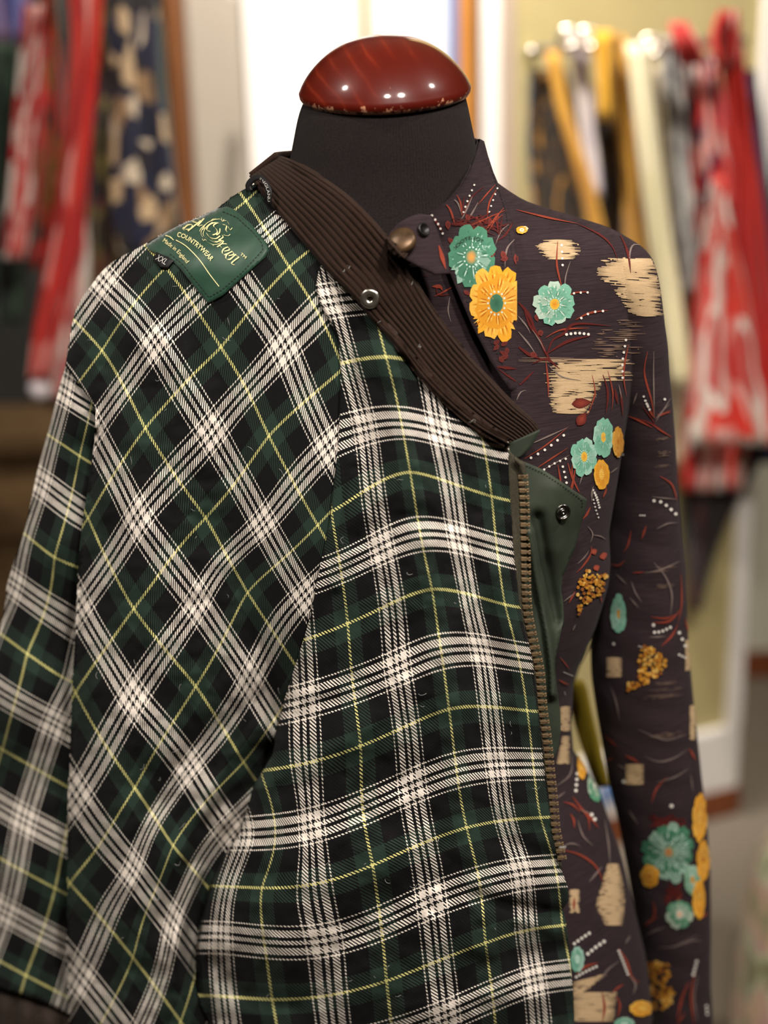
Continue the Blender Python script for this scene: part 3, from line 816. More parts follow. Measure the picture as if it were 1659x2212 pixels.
def cloth_noise(x, y, seed, amp):
    V = np.stack([x / 1000, y / 1000, 0 * x], 1)
    return amp * fbm(V, 9.0, 4, seed) + amp * 0.35 * fbm(V, 34.0, 2, seed + 5)
def depthA(x, y):
    Y = dA(x, y)
    t = rayY([T_body, T_neck, T_col], x, y)
    Y = Y + folds(x, y, A_FOLDS) + roll(x, y, A_LEFT, 36, .03) + cloth_noise(x, y, 3.1, .0040)
    Y = np.where(np.isnan(t), Y, np.minimum(Y, t - .010))
    t = rayY([T_back], x, y)
    return np.where(np.isnan(t), Y, np.minimum(Y, t - .0035))
# --- back lining (yoke with the label), hanging over the shoulder
B_TOP = [(550, 398), (525, 410), (504, 423), (468, 451), (430, 468), (390, 484), (350, 505), (317, 525), (290, 540), (264, 553), (244, 565), (228, 578), (212, 595), (199, 614), (186, 630), (175, 647), (163, 671), (155, 704), (148, 750), (141, 790)]
B_LEFT = [(207, 880), (205, 936), (202, 971), (197, 1004), (190, 1052), (182, 1101), (174, 1161), (169, 1215), (167, 1266), (163, 1362), (158, 1445), (155, 1502), (151, 1630), (147, 1707), (145, 1822), (145, 1949), (144, 2045), (147, 2141), (150, 2260)]
B_OUT = B_TOP + B_LEFT + [(490, 2260), (480, 2120), (485, 2040), (500, 1960), (520, 1900), (555, 1850), (585, 1790), (605, 1720), (640, 1650), (655, 1580), (690, 1440), (722, 1340), (740, 1250), (765, 1130), (775, 1000), (775, 880), (768, 760), (750, 700), (730, 650), (715, 600), (690, 560), (660, 512), (612, 450), (582, 412)]
B_UV = [((1, -1), (625, 577)), ((0, -1), (531, 434)), ((0, 0), (358, 578)), ((1, 0), (477, 750)), ((2, 0), (581, 942)), ((2, -1), (742, 795)), ((0, 1), (220, 757)), ((1, 1), (314, 925)), ((2, 1), (444, 1119)), ((3, 1), (535, 1280)), ((1, 2), (190, 1119)), ((2, 2), (289, 1315)),
        ((3, 2), (423, 1483)), ((4, 2), (526, 1646)), ((2, 3), (163, 1496)), ((3, 3), (291, 1702)), ((4, 3), (374, 1827)), ((3, 4), (151, 1908)), ((4, 4), (287, 2068)),
        ((1.5, .5), (457, 934)), ((1.5, 1.5), (296, 1119)), ((2.5, 1.5), (428, 1301)), ((2.5, 2.5), (287, 1509)), ((3.5, 2.5), (409, 1659)), ((3.5, 1.5), (540, 1470)), ((3.5, 3.5), (287, 1879)), ((4.5, 3.5), (374, 1994)), ((4.5, 2.5), (492, 1786)), ((3.5, 4.5), (172, 2109)),
        ((2.5, .5), (568, 1132)), ((1.5, -.5), (615, 749)), ((.5, .5), (334, 738)), ((-.5, .5), (222, 610))]
uvB = TPS([p for _, p in B_UV], [u for u, _ in B_UV], 1e-5)
dB = TPS([(550, 400), (504, 425), (390, 486), (264, 556), (199, 616), (155, 706), (620, 480), (480, 520), (380, 580), (300, 640), (230, 700), (180, 780), (700, 620), (560, 660), (450, 720), (330, 820), (240, 880), (740, 800), (620, 900), (480, 980), (340, 1050), (215, 1050),
          (770, 1000), (650, 1150), (500, 1250), (350, 1300), (180, 1300), (720, 1300), (560, 1450), (420, 1500), (290, 1550), (160, 1550), (630, 1600), (520, 1650), (400, 1750), (280, 1800), (155, 1800), (560, 1800), (450, 1950), (300, 2050), (150, 2050), (480, 2150), (300, 2240), (155, 2240)],
         [.985, .992, .995, 1.0, 1.005, 1.005, .953, .962, .965, .968, .974, .985, .935, .938, .940, .943, .955, .925, .925, .925, .930, .950,
          .920, .918, .915, .918, .945, .918, .915, .908, .912, .942, .918, .918, .908, .905, .938, .915, .905, .898, .935, .912, .895, .932], 1e-4)
B_FOLDS = [([(735, 720), (737, 850), (735, 960), (722, 1050), (700, 1200), (660, 1370), (600, 1540)], 30, .017), ([(585, 1640), (545, 1710), (510, 1800), (460, 1880), (430, 1980), (415, 2100)], 30, .018),
           ([(590, 1000), (565, 1120), (600, 1230), (630, 1300)], 26, .007), ([(545, 1120), (535, 1280), (575, 1400), (590, 1480)], 20, .006), ([(620, 1050), (585, 1200), (640, 1340)], 22, -.005),
           ([(570, 1500), (470, 1580), (400, 1640), (340, 1740)], 26, .006), ([(575, 1560), (500, 1640), (440, 1740), (390, 1850)], 20, -.005), ([(560, 1700), (500, 1720), (440, 1790)], 16, .006), ([(470, 1800), (400, 1900), (340, 2000)], 22, .005), ([(430, 1880), (390, 1990), (380, 2120)], 16, -.006),
           ([(300, 700), (420, 860), (520, 1010)], 70, -.004), ([(250, 900), (300, 1100), (330, 1350)], 60, -.004), ([(230, 1500), (260, 1750), (270, 2000)], 50, -.004), ([(600, 560), (660, 660), (715, 760)], 16, .005), ([(540, 480), (620, 590), (690, 720)], 30, -.004),
           ([(200, 650), (240, 700), (230, 820), (212, 900)], 22, .004)]
SH_LEFT = [(155, 704), (148, 750), (141, 790)]
def depthB(x, y):
    Y = dB(x, y)
    t = rayY([T_body, T_neck], x, y)
    Y = Y + folds(x, y, B_FOLDS) + roll(x, y, B_TOP[2:-1], 26, .014) + roll(x, y, B_LEFT[1:], 40, .024) + cloth_noise(x, y, 8.7, .0042)
    return np.where(np.isnan(t), Y, np.minimum(Y, t - .006))
back, kV, kF = panel('back_lining', B_OUT, depthB, M['plaid'], jacket, step=8, uvfn=uvB, solid=.0025, solid_mat=M['wax'],
                     wraps=[(B_TOP[:-1], (.0, .07, -.03), (.03, .02, -.12), 6), (B_LEFT, (.02, .03, 0), (.03, .01, 0), 4)])
T_back = bvh(kV, kF)

front, fV, fF = panel('front_lining', A_OUT, depthA, M['plaid'], jacket, step=8, uvfn=uvA, solid=.0025, solid_mat=M['wax'],
                      wraps=[(A_LEFT, (.02, .035, 0), (.02, .01, 0), 4)])
T_front = bvh(fV, fF)

# --- sleeve hanging behind it
C_LEFT = [(155, 704), (141, 790), (127, 841), (106, 925), (89, 985), (79, 1025), (65, 1093), (50, 1156), (30, 1215), (16, 1260), (11, 1310), (0, 1362), (-30, 1480), (-62, 1640), (-92, 1820), (-112, 1980), (-122, 2105)]
C_HEM = [(-122, 2105), (0, 2135), (39, 2147), (83, 2163), (110, 2172), (141, 2188), (190, 2206), (230, 2212)]
C_OUT = C_LEFT + C_HEM[1:] + [(240, 1900), (245, 1500), (250, 1200), (265, 1000), (262, 880), (235, 790), (215, 730), (185, 700)]
C_UV = [((0, 1), (220, 757)), ((0, 2), (172, 985)), ((0, 3), (118, 1204)), ((0, 4), (59, 1412)), ((0, 5), (5, 1619)), ((1, 6), (119, 1919)), ((1, 7), (56, 2107)), ((.5, 6.5), (10, 1969)), ((1.35, 7), (119, 2140)),
        ((-.5, 1.5), (140, 845)), ((-.5, 2.5), (89, 1043)), ((-.5, 3.5), (29, 1260)), ((.5, 4.5), (118, 1560)), ((.5, 5.5), (51, 1770)), ((-.5, .5), (222, 610)), ((.25, 3), (168, 1226)), ((.33, 4), (130, 1460))]
uvC = TPS([p for _, p in C_UV], [u for u, _ in C_UV], 1e-5)
dC = TPS([(155, 706), (141, 790), (205, 760), (215, 870), (127, 845), (170, 880), (106, 925), (65, 1093), (11, 1300), (-62, 1640), (-112, 1980), (190, 1000), (130, 1200), (220, 1400), (60, 1500), (150, 1800), (40, 1900), (0, 2130), (140, 2190), (240, 2100)],
         [1.006, 1.006, .985, .985, 1.003, .985, 1.006, 1.012, 1.02, 1.035, 1.045, .988, .985, 1.0, .985, .985, .985, .985, .975, 1.0], 1e-4)
C_FOLDS = [([(170, 900), (120, 1100), (70, 1350), (30, 1600)], 30, -.004), ([(190, 1100), (160, 1400), (110, 1700)], 24, .005)]
def depthC(x, y):
    return dC(x, y) + folds(x, y, C_FOLDS) + roll(x, y, C_LEFT, 26, .02) + cloth_noise(x, y, 1.3, .0022)
slv, sV, sF = panel('jacket_sleeve', C_OUT, depthC, M['plaid'], jacket, step=8, uvfn=uvC, solid=.0025, solid_mat=M['wax'], wraps=[(C_LEFT, (.03, .06, 0), (.05, .02, 0), 5)])
# turned cuff showing under the sleeve hem
CUFF_A = [(-125, 2096), (0, 2128), (60, 2148), (120, 2172), (170, 2192), (215, 2205)]
CUFF_B = [(-130, 2260), (0, 2275), (60, 2285), (120, 2292), (170, 2298), (215, 2300)]
strip('cuff', CUFF_A, CUFF_B, 70, 16, lambda x, y: dC(x, y) + .012, M['cuff'], jacket, bump=lambda s, t: .006 * np.abs(np.sin(s * 21)) * np.minimum(1, t * 3) + .004, solid=.003)

# --- corduroy collar
K_TOP = [(606, 336), (640, 349), (700, 384), (760, 428), (830, 500), (880, 569), (932, 660), (985, 733), (1050, 808), (1110, 873), (1150, 907), (1167, 928)]
K_BOT = [(538, 380), (560, 412), (605, 466), (655, 526), (705, 585), (762, 642), (802, 691), (852, 742), (905, 812), (962, 872), (1030, 925), (1104, 966)]
dK = TPS([(606, 336), (538, 380), (580, 372), (640, 349), (600, 460), (700, 384), (655, 525), (760, 428), (705, 585), (830, 500), (800, 690), (932, 660), (900, 805), (1050, 808), (1020, 918), (1167, 928), (1104, 966)],
         [.995, 1.0, .985, .968, .958, .938, .938, .915, .918, .893, .896, .872, .880, .862, .868, .855, .862], 1e-5)
def depthK(x, y):
    t = rayY([T_body, T_neck, T_col, T_band], x, y)
    t2 = rayY([T_front, T_back], x, y)
    Y = dK(x, y)
    w = np.clip((x - 650) / 130, 0, 1); w = w * w * (3 - 2 * w)
    Y = np.where(np.isnan(t), Y, np.clip(Y, t - .024, t - .006) * w + np.minimum(Y, t - .006) * (1 - w))
    return np.where(np.isnan(t2), Y, np.minimum(Y, t2 - .004)) + roll(x, y, [(606, 336), (538, 380)], 16, .01)
NR = 11
def rib(s, t):
    edge = np.minimum(1, np.minimum(t, 1 - t) * 16)
    return .0024 * np.sqrt(np.abs(np.sin(math.pi * NR * (t + .012 * np.sin(s * 9))))) * edge + .002 * edge
kcol, cV2, cF2 = strip('corduroy_collar', K_TOP, K_BOT, 170, NR * 8 + 1, depthK, M['cord'], jacket, bump=rib, solid=.004, solid_mat=M['cord'])
kcol['label'] = 'dark brown corduroy collar'
T_cord = bvh(cV2, [tuple(f) for f in cF2])
# the rest of the collar runs on behind the neck
cb = pix([600, 545], [340, 384], [.998, 1.002])
nb = 26; V = []
for i in range(nb):
    t = i / (nb - 1)
    a = math.pi * (0.0 + 0.62 * t)
    for j in range(9):
        u = j / 8
        q = cb[0] * (1 - u) + cb[1] * u
        V.append(q + np.array([.085 * (1 - math.cos(a)) * (1 - .1 * u), .06 * math.sin(a) + .012 * u * math.sin(a), -.004 * t]))
mesh_obj('collar_back', V, gridfaces(nb, 9), M['cord'], jacket, solid=.004)
# collar underside at its end
strip('collar_under', [(1167, 928), (1150, 962), (1122, 990)], [(1100, 958), (1098, 972), (1098, 988)], 12, 6, lambda x, y: np.full(len(x), .874), M['wax'], jacket, solid=.001)

# --- zip: tape, teeth, top stop
Z_IN = [(1096, 968), (1099, 1000), (1101, 1063), (1107, 1144), (1112, 1212), (1120, 1293), (1130, 1348), (1141, 1388), (1150, 1429), (1158, 1500), (1165, 1560), (1173, 1620), (1182, 1700), (1190, 1760), (1201, 1830), (1212, 1878)]
Z_LINE = [(1126, 1000), (1129, 1034), (1131, 1063), (1133, 1117), (1134, 1171), (1135, 1226), (1136, 1280), (1140, 1329), (1146, 1361), (1155, 1402), (1164, 1443), (1168, 1483), (1172, 1535), (1181, 1597), (1187, 1658), (1195, 1735), (1200, 1793), (1208, 1830), (1217, 1872)]
def depthZ(x, y):
    return np.minimum(dA(x, y), np.nan_to_num(rayY([T_body], x, y), nan=2) - .012) + .001
strip('zip_tape', Z_IN, [(p[0] - 2, p[1]) for p in Z_LINE], 90, 6, lambda x, y: depthZ(x, y) - .0015, M['tape'], jacket, solid=.0012)
zl = resample(Z_LINE, 400)
zs = np.r_[0, np.cumsum(np.linalg.norm(np.diff(zl, axis=0), axis=1))]
def tooth_mesh():
    bm = bmesh.new()
    def bx(x0, x1, y0, y1, z0, z1):
        r = bmesh.ops.create_cube(bm, size=1)
        for v in r['verts']:
            v.co = Vector(((x0 + x1) / 2 + v.co.x * (x1 - x0), (y0 + y1) / 2 + v.co.y * (y1 - y0), (z0 + z1) / 2 + v.co.z * (z1 - z0)))
    bx(-.0026, .0012, -.0013, .0013, -.0012, .0016)     # clamp on the tape
    bx(.0012, .0024, -.0008, .0008, -.0009, .0012)      # neck
    bx(.0022, .0036, -.0014, -.0002, -.0009, .0011)
    bx(.0022, .0036, .0002, .0014, -.0009, .0011)       # two-lobed head
    bmesh.ops.bevel(bm, geom=bm.edges[:], offset=.00022, segments=1, affect='EDGES')
    me = bpy.data.meshes.new('zip_tooth'); bm.to_mesh(me); bm.free(); me.materials.append(M['brass']); return me
tm = tooth_mesh()
s = 30.0
while s < zs[-1] - 6:
    p = np.array([np.interp(s, zs, zl[:, k]) for k in (0, 1)]); q = np.array([np.interp(s + 5, zs, zl[:, k]) for k in (0, 1)])
    Y = depthZ(np.array([p[0], q[0]]), np.array([p[1], q[1]])) - .0035
    P = pix([p[0], q[0]], [p[1], q[1]], Y)
    ey = Vector(P[1] - P[0]).normalized(); ez = Vector(CAM - P[0]); ez = (ez + Vector((-.25, 0, 0)) * ez.length); ez = (ez - ey * ez.dot(ey)).normalized(); ex = -ez.cross(ey).normalized()
    if ex.x < 0: ex = -ex
    ez = ex.cross(ey)
    mt = Matrix((ex, ey, ez)).transposed().to_4x4(); mt.translation = Vector(P[0])
    o = bpy.data.objects.new('zip_tooth', tm); COL.objects.link(o); o.parent = jacket
    o.matrix_parent_inverse = Matrix.Translation(jacket.location).inverted(); o.matrix_basis = mt
    s += 14.8
# folded tape end above the first tooth
strip('zip_tape_end', [(1113, 985), (1122, 992), (1134, 1000), (1136, 1022)], [(1112, 999), (1120, 1008), (1124, 1018), (1127, 1026)], 20, 7, lambda x, y: depthZ(x, y) - .006, M['tape'], jacket, bump=lambda s, t: .002 * np.sin(t * 3.1), solid=.001)

# --- waxed storm flap beyond the zip
FLAP = [(1122, 998), (1132, 997), (1170, 1013), (1208, 1037), (1246, 1064), (1268, 1079), (1263, 1106), (1254, 1139), (1243, 1182), (1230, 1212), (1216, 1247), (1212, 1272), (1216, 1307), (1215, 1348), (1208, 1388), (1202, 1424), (1201, 1455), (1205, 1493), (1210, 1537), (1211, 1581), (1206, 1615), (1197, 1640),
        (1186, 1640), (1180, 1597), (1170, 1535), (1164, 1480), (1160, 1443), (1150, 1402), (1140, 1361), (1133, 1329), (1130, 1280), (1128, 1200), (1126, 1100)]
dF = TPS([(1122, 998), (1170, 1013), (1268, 1079), (1254, 1139), (1216, 1247), (1215, 1348), (1201, 1450), (1211, 1581), (1197, 1640), (1130, 1100), (1130, 1280), (1160, 1443), (1175, 1597), (1190, 1150), (1175, 1300)],
         [.878, .882, .888, .893, .896, .893, .886, .884, .884, .872, .876, .878, .884, .884, .890], 1e-5)
FL_F = [([(1145, 1150), (1160, 1250), (1180, 1350), (1192, 1440), (1194, 1500)], 9, -.008), ([(1160, 1120), (1180, 1230), (1200, 1340)], 14, .006), ([(1200, 1060), (1190, 1180)], 30, -.003)]
def depthF(x, y):
    t = rayY([T_body, T_col], x, y); Y = dF(x, y)
    return np.where(np.isnan(t), Y, np.minimum(Y, t - .004)) + folds(x, y, FL_F)
flap, flV, flF = panel('storm_flap', FLAP, depthF, M['wax'], jacket, step=6, solid=.0016)
flap['label'] = 'dark green waxed cotton flap behind the zip'
T_flap = bvh(flV, flF)

# --- press studs
V, Fc = disc_mesh([(.0058, 0), (.0063, .0006), (.0061, .0013), (.005, .0017), (.0028, .0012), (.0018, .0012), (.0016, .0004), (.0016, -.003)], caps=False)
st = mesh_obj('press_stud', V, Fc, M['nickel'], jacket); p, n = on([T_cord], 800, 645); n = (Vector(CAM) - p).normalized() * .75 + n * .25; place(st, p, n, .0010)
st['label'] = 'pale nickel press stud with a hole'
V, Fc = disc_mesh([(.0050, 0), (.0053, .0008), (.0051, .0015), (.0045, .0018), (.0039, .0013), (.0036, .0005), (.0020, .0005), (.0019, .0016), (.0014, .0022), (.0008, .0022), (.0007, .0014), (.0001, .0014)])
st2 = mesh_obj('press_stud', V, Fc, M['gunmetal'], jacket); p, n = on([T_flap], 1214, 1105); n = (Vector(CAM) - p).normalized() * .5 + n * .5; place(st2, p, n, .0006)
st2['label'] = 'dark metal press stud on the flap'

# --- stitched lines
def stitches(name, poly, trees, mat, parent, step=7, gap=3, w=.00035):
    P = dense(poly, 1.0); V, Fc = [], []
    i = 0
    while i + step < len(P):
        a, b = P[i], P[i + step - gap]
        ha, hb = ray(trees, *a), ray(trees, *b)
        if ha and hb and (ha[0] - hb[0]).length < .01:
            d = (hb[0] - ha[0]).normalized(); nn = ha[1]; sd = d.cross(nn) * w
            A, Bq = ha[0] + nn * .0004, hb[0] + nn * .0004
            k = len(V); V += [A - sd, Bq - sd, Bq + sd, A + sd, (A + Bq) / 2 + nn * .0004]
            Fc += [(k, k + 1, k + 4), (k + 1, k + 2, k + 4), (k + 2, k + 3, k + 4), (k + 3, k, k + 4)]
        i += step
    if not V: return None
    o = mesh_obj(name, V, Fc, mat, parent); o['kind'] = 'stuff'; return o
stitches('stitching', [(1136, 1006), (1170, 1021), (1206, 1044), (1240, 1068), (1258, 1082), (1256, 1100)], [T_flap], M['wstitch'], jacket)
stitches('stitching', [(1096, 880), (1115, 915), (1105, 950)], [T_cord], M['stitch'], jacket)

# --- woven label
LAB = [(470, 450), (490, 446), (505, 452), (540, 481), (576, 525), (581, 540), (572, 556), (525, 597), (480, 638), (449, 655), (420, 620), (390, 581), (362, 554), (336, 546), (322, 540), (314, 529), (350, 506), (390, 485), (430, 469)]
def depthL(x, y):
    t = rayY([T_back], x, y)
    t = np.where(np.isnan(t), dB(x, y), t)
    return t - .0022 + .0008 * np.sin(x * .06 + y * .03)
lab, lV, lF = panel('woven_label', LAB, depthL, M['label'], jacket, step=6, solid=.0012)
lab['label'] = 'green woven label with gold lettering'
T_lab = bvh(lV, lF)
XX = [(338, 544), (375, 562), (362, 578), (344, 577), (331, 560)]
xxl, xV, xF = panel('size_tag', XX, lambda x, y: np.nan_to_num(rayY([T_back], x, y), nan=.97) - .0035, M['blacktape'], jacket, step=5, solid=.0008)
xxl['label'] = 'small black size tag'
T_x = bvh(xV, xF)
stitches('stitching', [(482, 458), (512, 470), (545, 500), (566, 526), (568, 540), (524, 588), (480, 626), (452, 642), (424, 608), (396, 572), (364, 546)], [T_lab], M['wstitch'], jacket, 8, 3, .0003)

# --- lettering laid along a photo curve on a surface
def along(path):
    P = resample(path, 200); s = np.r_[0, np.cumsum(np.linalg.norm(np.diff(P, axis=0), axis=1))]
    def f(u, v):
        x = np.interp(u * s[-1], s, P[:, 0]); y = np.interp(u * s[-1], s, P[:, 1])
        x2 = np.interp(min(u + .02, 1) * s[-1], s, P[:, 0]); y2 = np.interp(min(u + .02, 1) * s[-1], s, P[:, 1])
        x1 = np.interp(max(u - .02, 0) * s[-1], s, P[:, 0]); y1 = np.interp(max(u - .02, 0) * s[-1], s, P[:, 1])
        tx, ty = x2 - x1, y2 - y1; L = math.hypot(tx, ty) + 1e-9
        return x + ty / L * v, y - tx / L * v      # v lifts away from the baseline
    return f, s[-1]
def lay(name, pts, tris, tree, mat, parent, lift=.0006):
    V, ok = [], []
    for x, y in pts:
        h = ray([tree], x, y); ok.append(h is not None); V.append(h[0] + h[1] * lift if h else Vector((0, 0, 0)))
    Fc = [t for t in tris if all(ok[i] for i in t)]
    used = sorted({i for t in Fc for i in t}); mp = {i: k for k, i in enumerate(used)}
    if not used: return None
    return mesh_obj(name, [V[i] for i in used], face_cam([V[i] for i in used], [[mp[i] for i in t] for t in Fc]), mat, parent, smooth=False)
def text(name, body_, path, height, tree, mat, parent, shear=0.0, bold=0.0, lift=.0006):
    cu = bpy.data.curves.new('t', 'FONT'); cu.body = body_; cu.resolution_u = 3; cu.shear = shear; cu.offset = bold
    o = bpy.data.objects.new('t', cu); COL.objects.link(o)
    dg = bpy.context.evaluated_depsgraph_get(); me = bpy.data.meshes.new_from_object(o.evaluated_get(dg))
    bpy.data.objects.remove(o); bpy.data.curves.remove(cu)
    co = np.array([v.co[:] for v in me.vertices]); me.calc_loop_triangles()
    tris = [tuple(t.vertices) for t in me.loop_triangles]; bpy.data.meshes.remove(me)
    co[:, 0] -= co[:, 0].min(); co[:, 0] /= co[:, 0].max(); hh = .7
    f, L = along(path)
    return lay(name, [f(c[0], c[1] / hh * height) for c in co], tris, tree, mat, parent, lift)
def nibstrokes(strokes, f, nib, sx=1.0):
    """broad-nib pen strokes in local (u, v) -> points, tris"""
    pts, tris = [], []
    for st_ in strokes:
        P = resample(st_, max(8, len(st_) * 6)) if len(st_) > 2 else np.array(st_, float)
        k0 = len(pts)
        for (u, v) in P:
            x, y = f(u, v); pts += [(x - nib[0], y - nib[1]), (x + nib[0], y + nib[1])]
        for i in range(len(P) - 1):
            a = k0 + 2 * i; tris += [(a, a + 1, a + 3), (a, a + 3, a + 2)]
    return pts, tris
text('lettering', 'COUNTRYWEAR', [(383, 512), (398, 517), (420, 531), (440, 548), (455, 565)], 10.5, T_lab, M['thread'], lab, 0, .012)
text('lettering', 'Made in England', [(352, 523), (366, 533), (384, 548), (404, 570)], 9, T_lab, M['thread'], lab)
text('lettering', 'TM', [(519, 551), (530, 560)], 6, T_lab, M['thread'], lab)
text('lettering', 'XXL', [(336, 561), (358, 573)], 13, T_x, M['silver'], xxl, .25)
# rule under the name
def rule(path, w, tree, mat, parent):
    f, L = along(path); n = 40
    pts = [f(i / (n - 1), sgn * w) for i in range(n) for sgn in (-1, 1)]
    tris = [t for i in range(n - 1) for t in ((2 * i, 2 * i + 1, 2 * i + 3), (2 * i, 2 * i + 3, 2 * i + 2))]
    return lay('rule', pts, tris, tree, mat, parent)
rule([(358, 510), (368, 513), (376, 520)], .9, T_lab, M['thread'], lab)
rule([(381, 520), (404, 534), (430, 560), (453, 592), (474, 619)], .9, T_lab, M['thread'], lab)
# name in black-letter, photo pixels: ornate initials then "reen"
fid = lambda u, v: (u, v)
Zs = lambda pts_: [(360 + x * 260 / 1659, 420 + y * 260 / 1659) for x, y in pts_]
thick = [Zs(p) for p in ([(700, 730), (760, 690), (790, 650)], [(720, 690), (760, 740)], [(760, 690), (830, 690)],
    [(850, 730), (790, 760), (770, 810), (800, 840)], [(850, 730), (870, 770), (800, 790)], [(800, 840), (850, 820)],
    [(910, 790), (840, 830), (820, 880), (850, 905)], [(910, 790), (930, 830), (860, 850)], [(850, 905), (900, 890)],
    [(870, 910), (960, 830)], [(950, 840), (1010, 870)], [(1000, 870), (920, 930), (900, 960), (940, 975)],
    [(240, 480), (300, 430), (360, 430), (340, 480), (270, 490)], [(300, 510), (400, 430), (480, 370)], [(410, 340), (500, 380)], [(430, 320), (530, 350)], [(430, 440), (520, 340)], [(360, 390), (420, 400)],
    [(700, 400), (650, 440), (690, 490), (700, 540), (640, 570)], [(610, 520), (560, 500), (580, 440), (650, 400), (720, 400)], [(550, 540), (600, 600), (680, 620), (740, 580)],
    [(780, 420), (830, 440), (820, 500), (840, 530)], [(740, 480), (730, 540), (690, 570)], [(720, 640), (780, 600), (770, 570)], [(600, 600), (680, 660), (760, 640)])]
pts, tris = nibstrokes(thick, fid, (1.15, .9)); lay('lettering', pts, tris, T_lab, M['thread'], lab)
thin = [Zs(p) for p in ([(500, 600), (480, 540), (510, 470), (570, 400), (660, 360), (740, 350), (770, 380)], [(520, 590), (510, 540), (560, 450), (640, 390)], [(500, 620), (510, 650), (540, 630), (560, 660), (640, 700), (720, 690), (780, 640)],
    [(460, 520), (480, 480), (520, 440), (560, 410)], [(610, 380), (650, 350), (700, 350)], [(760, 330), (770, 380), (800, 350)], [(770, 380), (830, 370), (870, 420)], [(850, 450), (880, 500), (910, 470)], [(790, 570), (850, 580), (880, 560)],
    [(800, 560), (850, 600)], [(240, 460), (230, 490), (260, 500)], [(340, 380), (380, 380), (430, 400)], [(450, 450), (500, 430), (530, 470), (490, 500)], [(540, 600), (620, 650), (700, 670), (770, 610)], [(640, 700), (650, 720)])]
pts, tris = nibstrokes(thin, fid, (.5, .4)); lay('lettering', pts, tris, T_lab, M['thread'], lab, .0007)

# --- hanging loop of printed tape on the collar
LP = [(533, 415), (530, 400), (538, 386), (553, 378), (566, 379), (578, 392), (586, 412), (584, 440)]
LQ = [(545, 410), (541, 403), (546, 394), (556, 388), (564, 391), (570, 402), (574, 418), (576, 440)]
lp, lpV, lpF = strip('hanging_loop', LP, LQ, 40, 4, lambda x, y: np.nan_to_num(dK(x, y), nan=.98) - .012, M['blacktape'], jacket, bump=lambda s, t: .006 * np.sin(math.pi * s), solid=.0008)
T_lp = bvh(lpV, [tuple(f) for f in lpF])
text('lettering', 'ENGLAND', [(560, 389), (572, 399), (578, 415), (580, 436)], 6, T_lp, M['silver'], lp)

# --- lint caught on the napped lining
R_ = random.Random(5); V, Fc = [], []
for i in range(150):
    x, y = R_.uniform(200, 1150), R_.uniform(560, 2190)
    a = R_.uniform(0, 6.28); L_ = R_.uniform(6, 20); bend = R_.uniform(-2.4, 2.4); hs = []
    for k in range(7):
        h = ray([T_front, T_back, T_cord], x, y)
        if h is None: break
        hs.append(h[0] + h[1] * (.0005 + .0012 * math.sin(k * .5)))
        x += math.cos(a) * L_ / 6; y += math.sin(a) * L_ / 6; a += bend / 6
    if len(hs) < 7 or max((hs[k + 1] - hs[k]).length for k in range(6)) > .004: continue
    b0 = len(V)
    for k in range(7):
        d = (hs[min(k + 1, 6)] - hs[max(k - 1, 0)]).normalized(); sd = d.cross((Vector(CAM) - hs[k]).normalized()) * .00009
        V += [hs[k] - sd, hs[k] + sd]
    Fc += [(b0 + 2 * k, b0 + 2 * k + 1, b0 + 2 * k + 3, b0 + 2 * k + 2) for k in range(6)]
lint = mesh_obj('lint', V, Fc, plain('lint', srgb(170, 168, 164), .9), jacket); lint['kind'] = 'stuff'
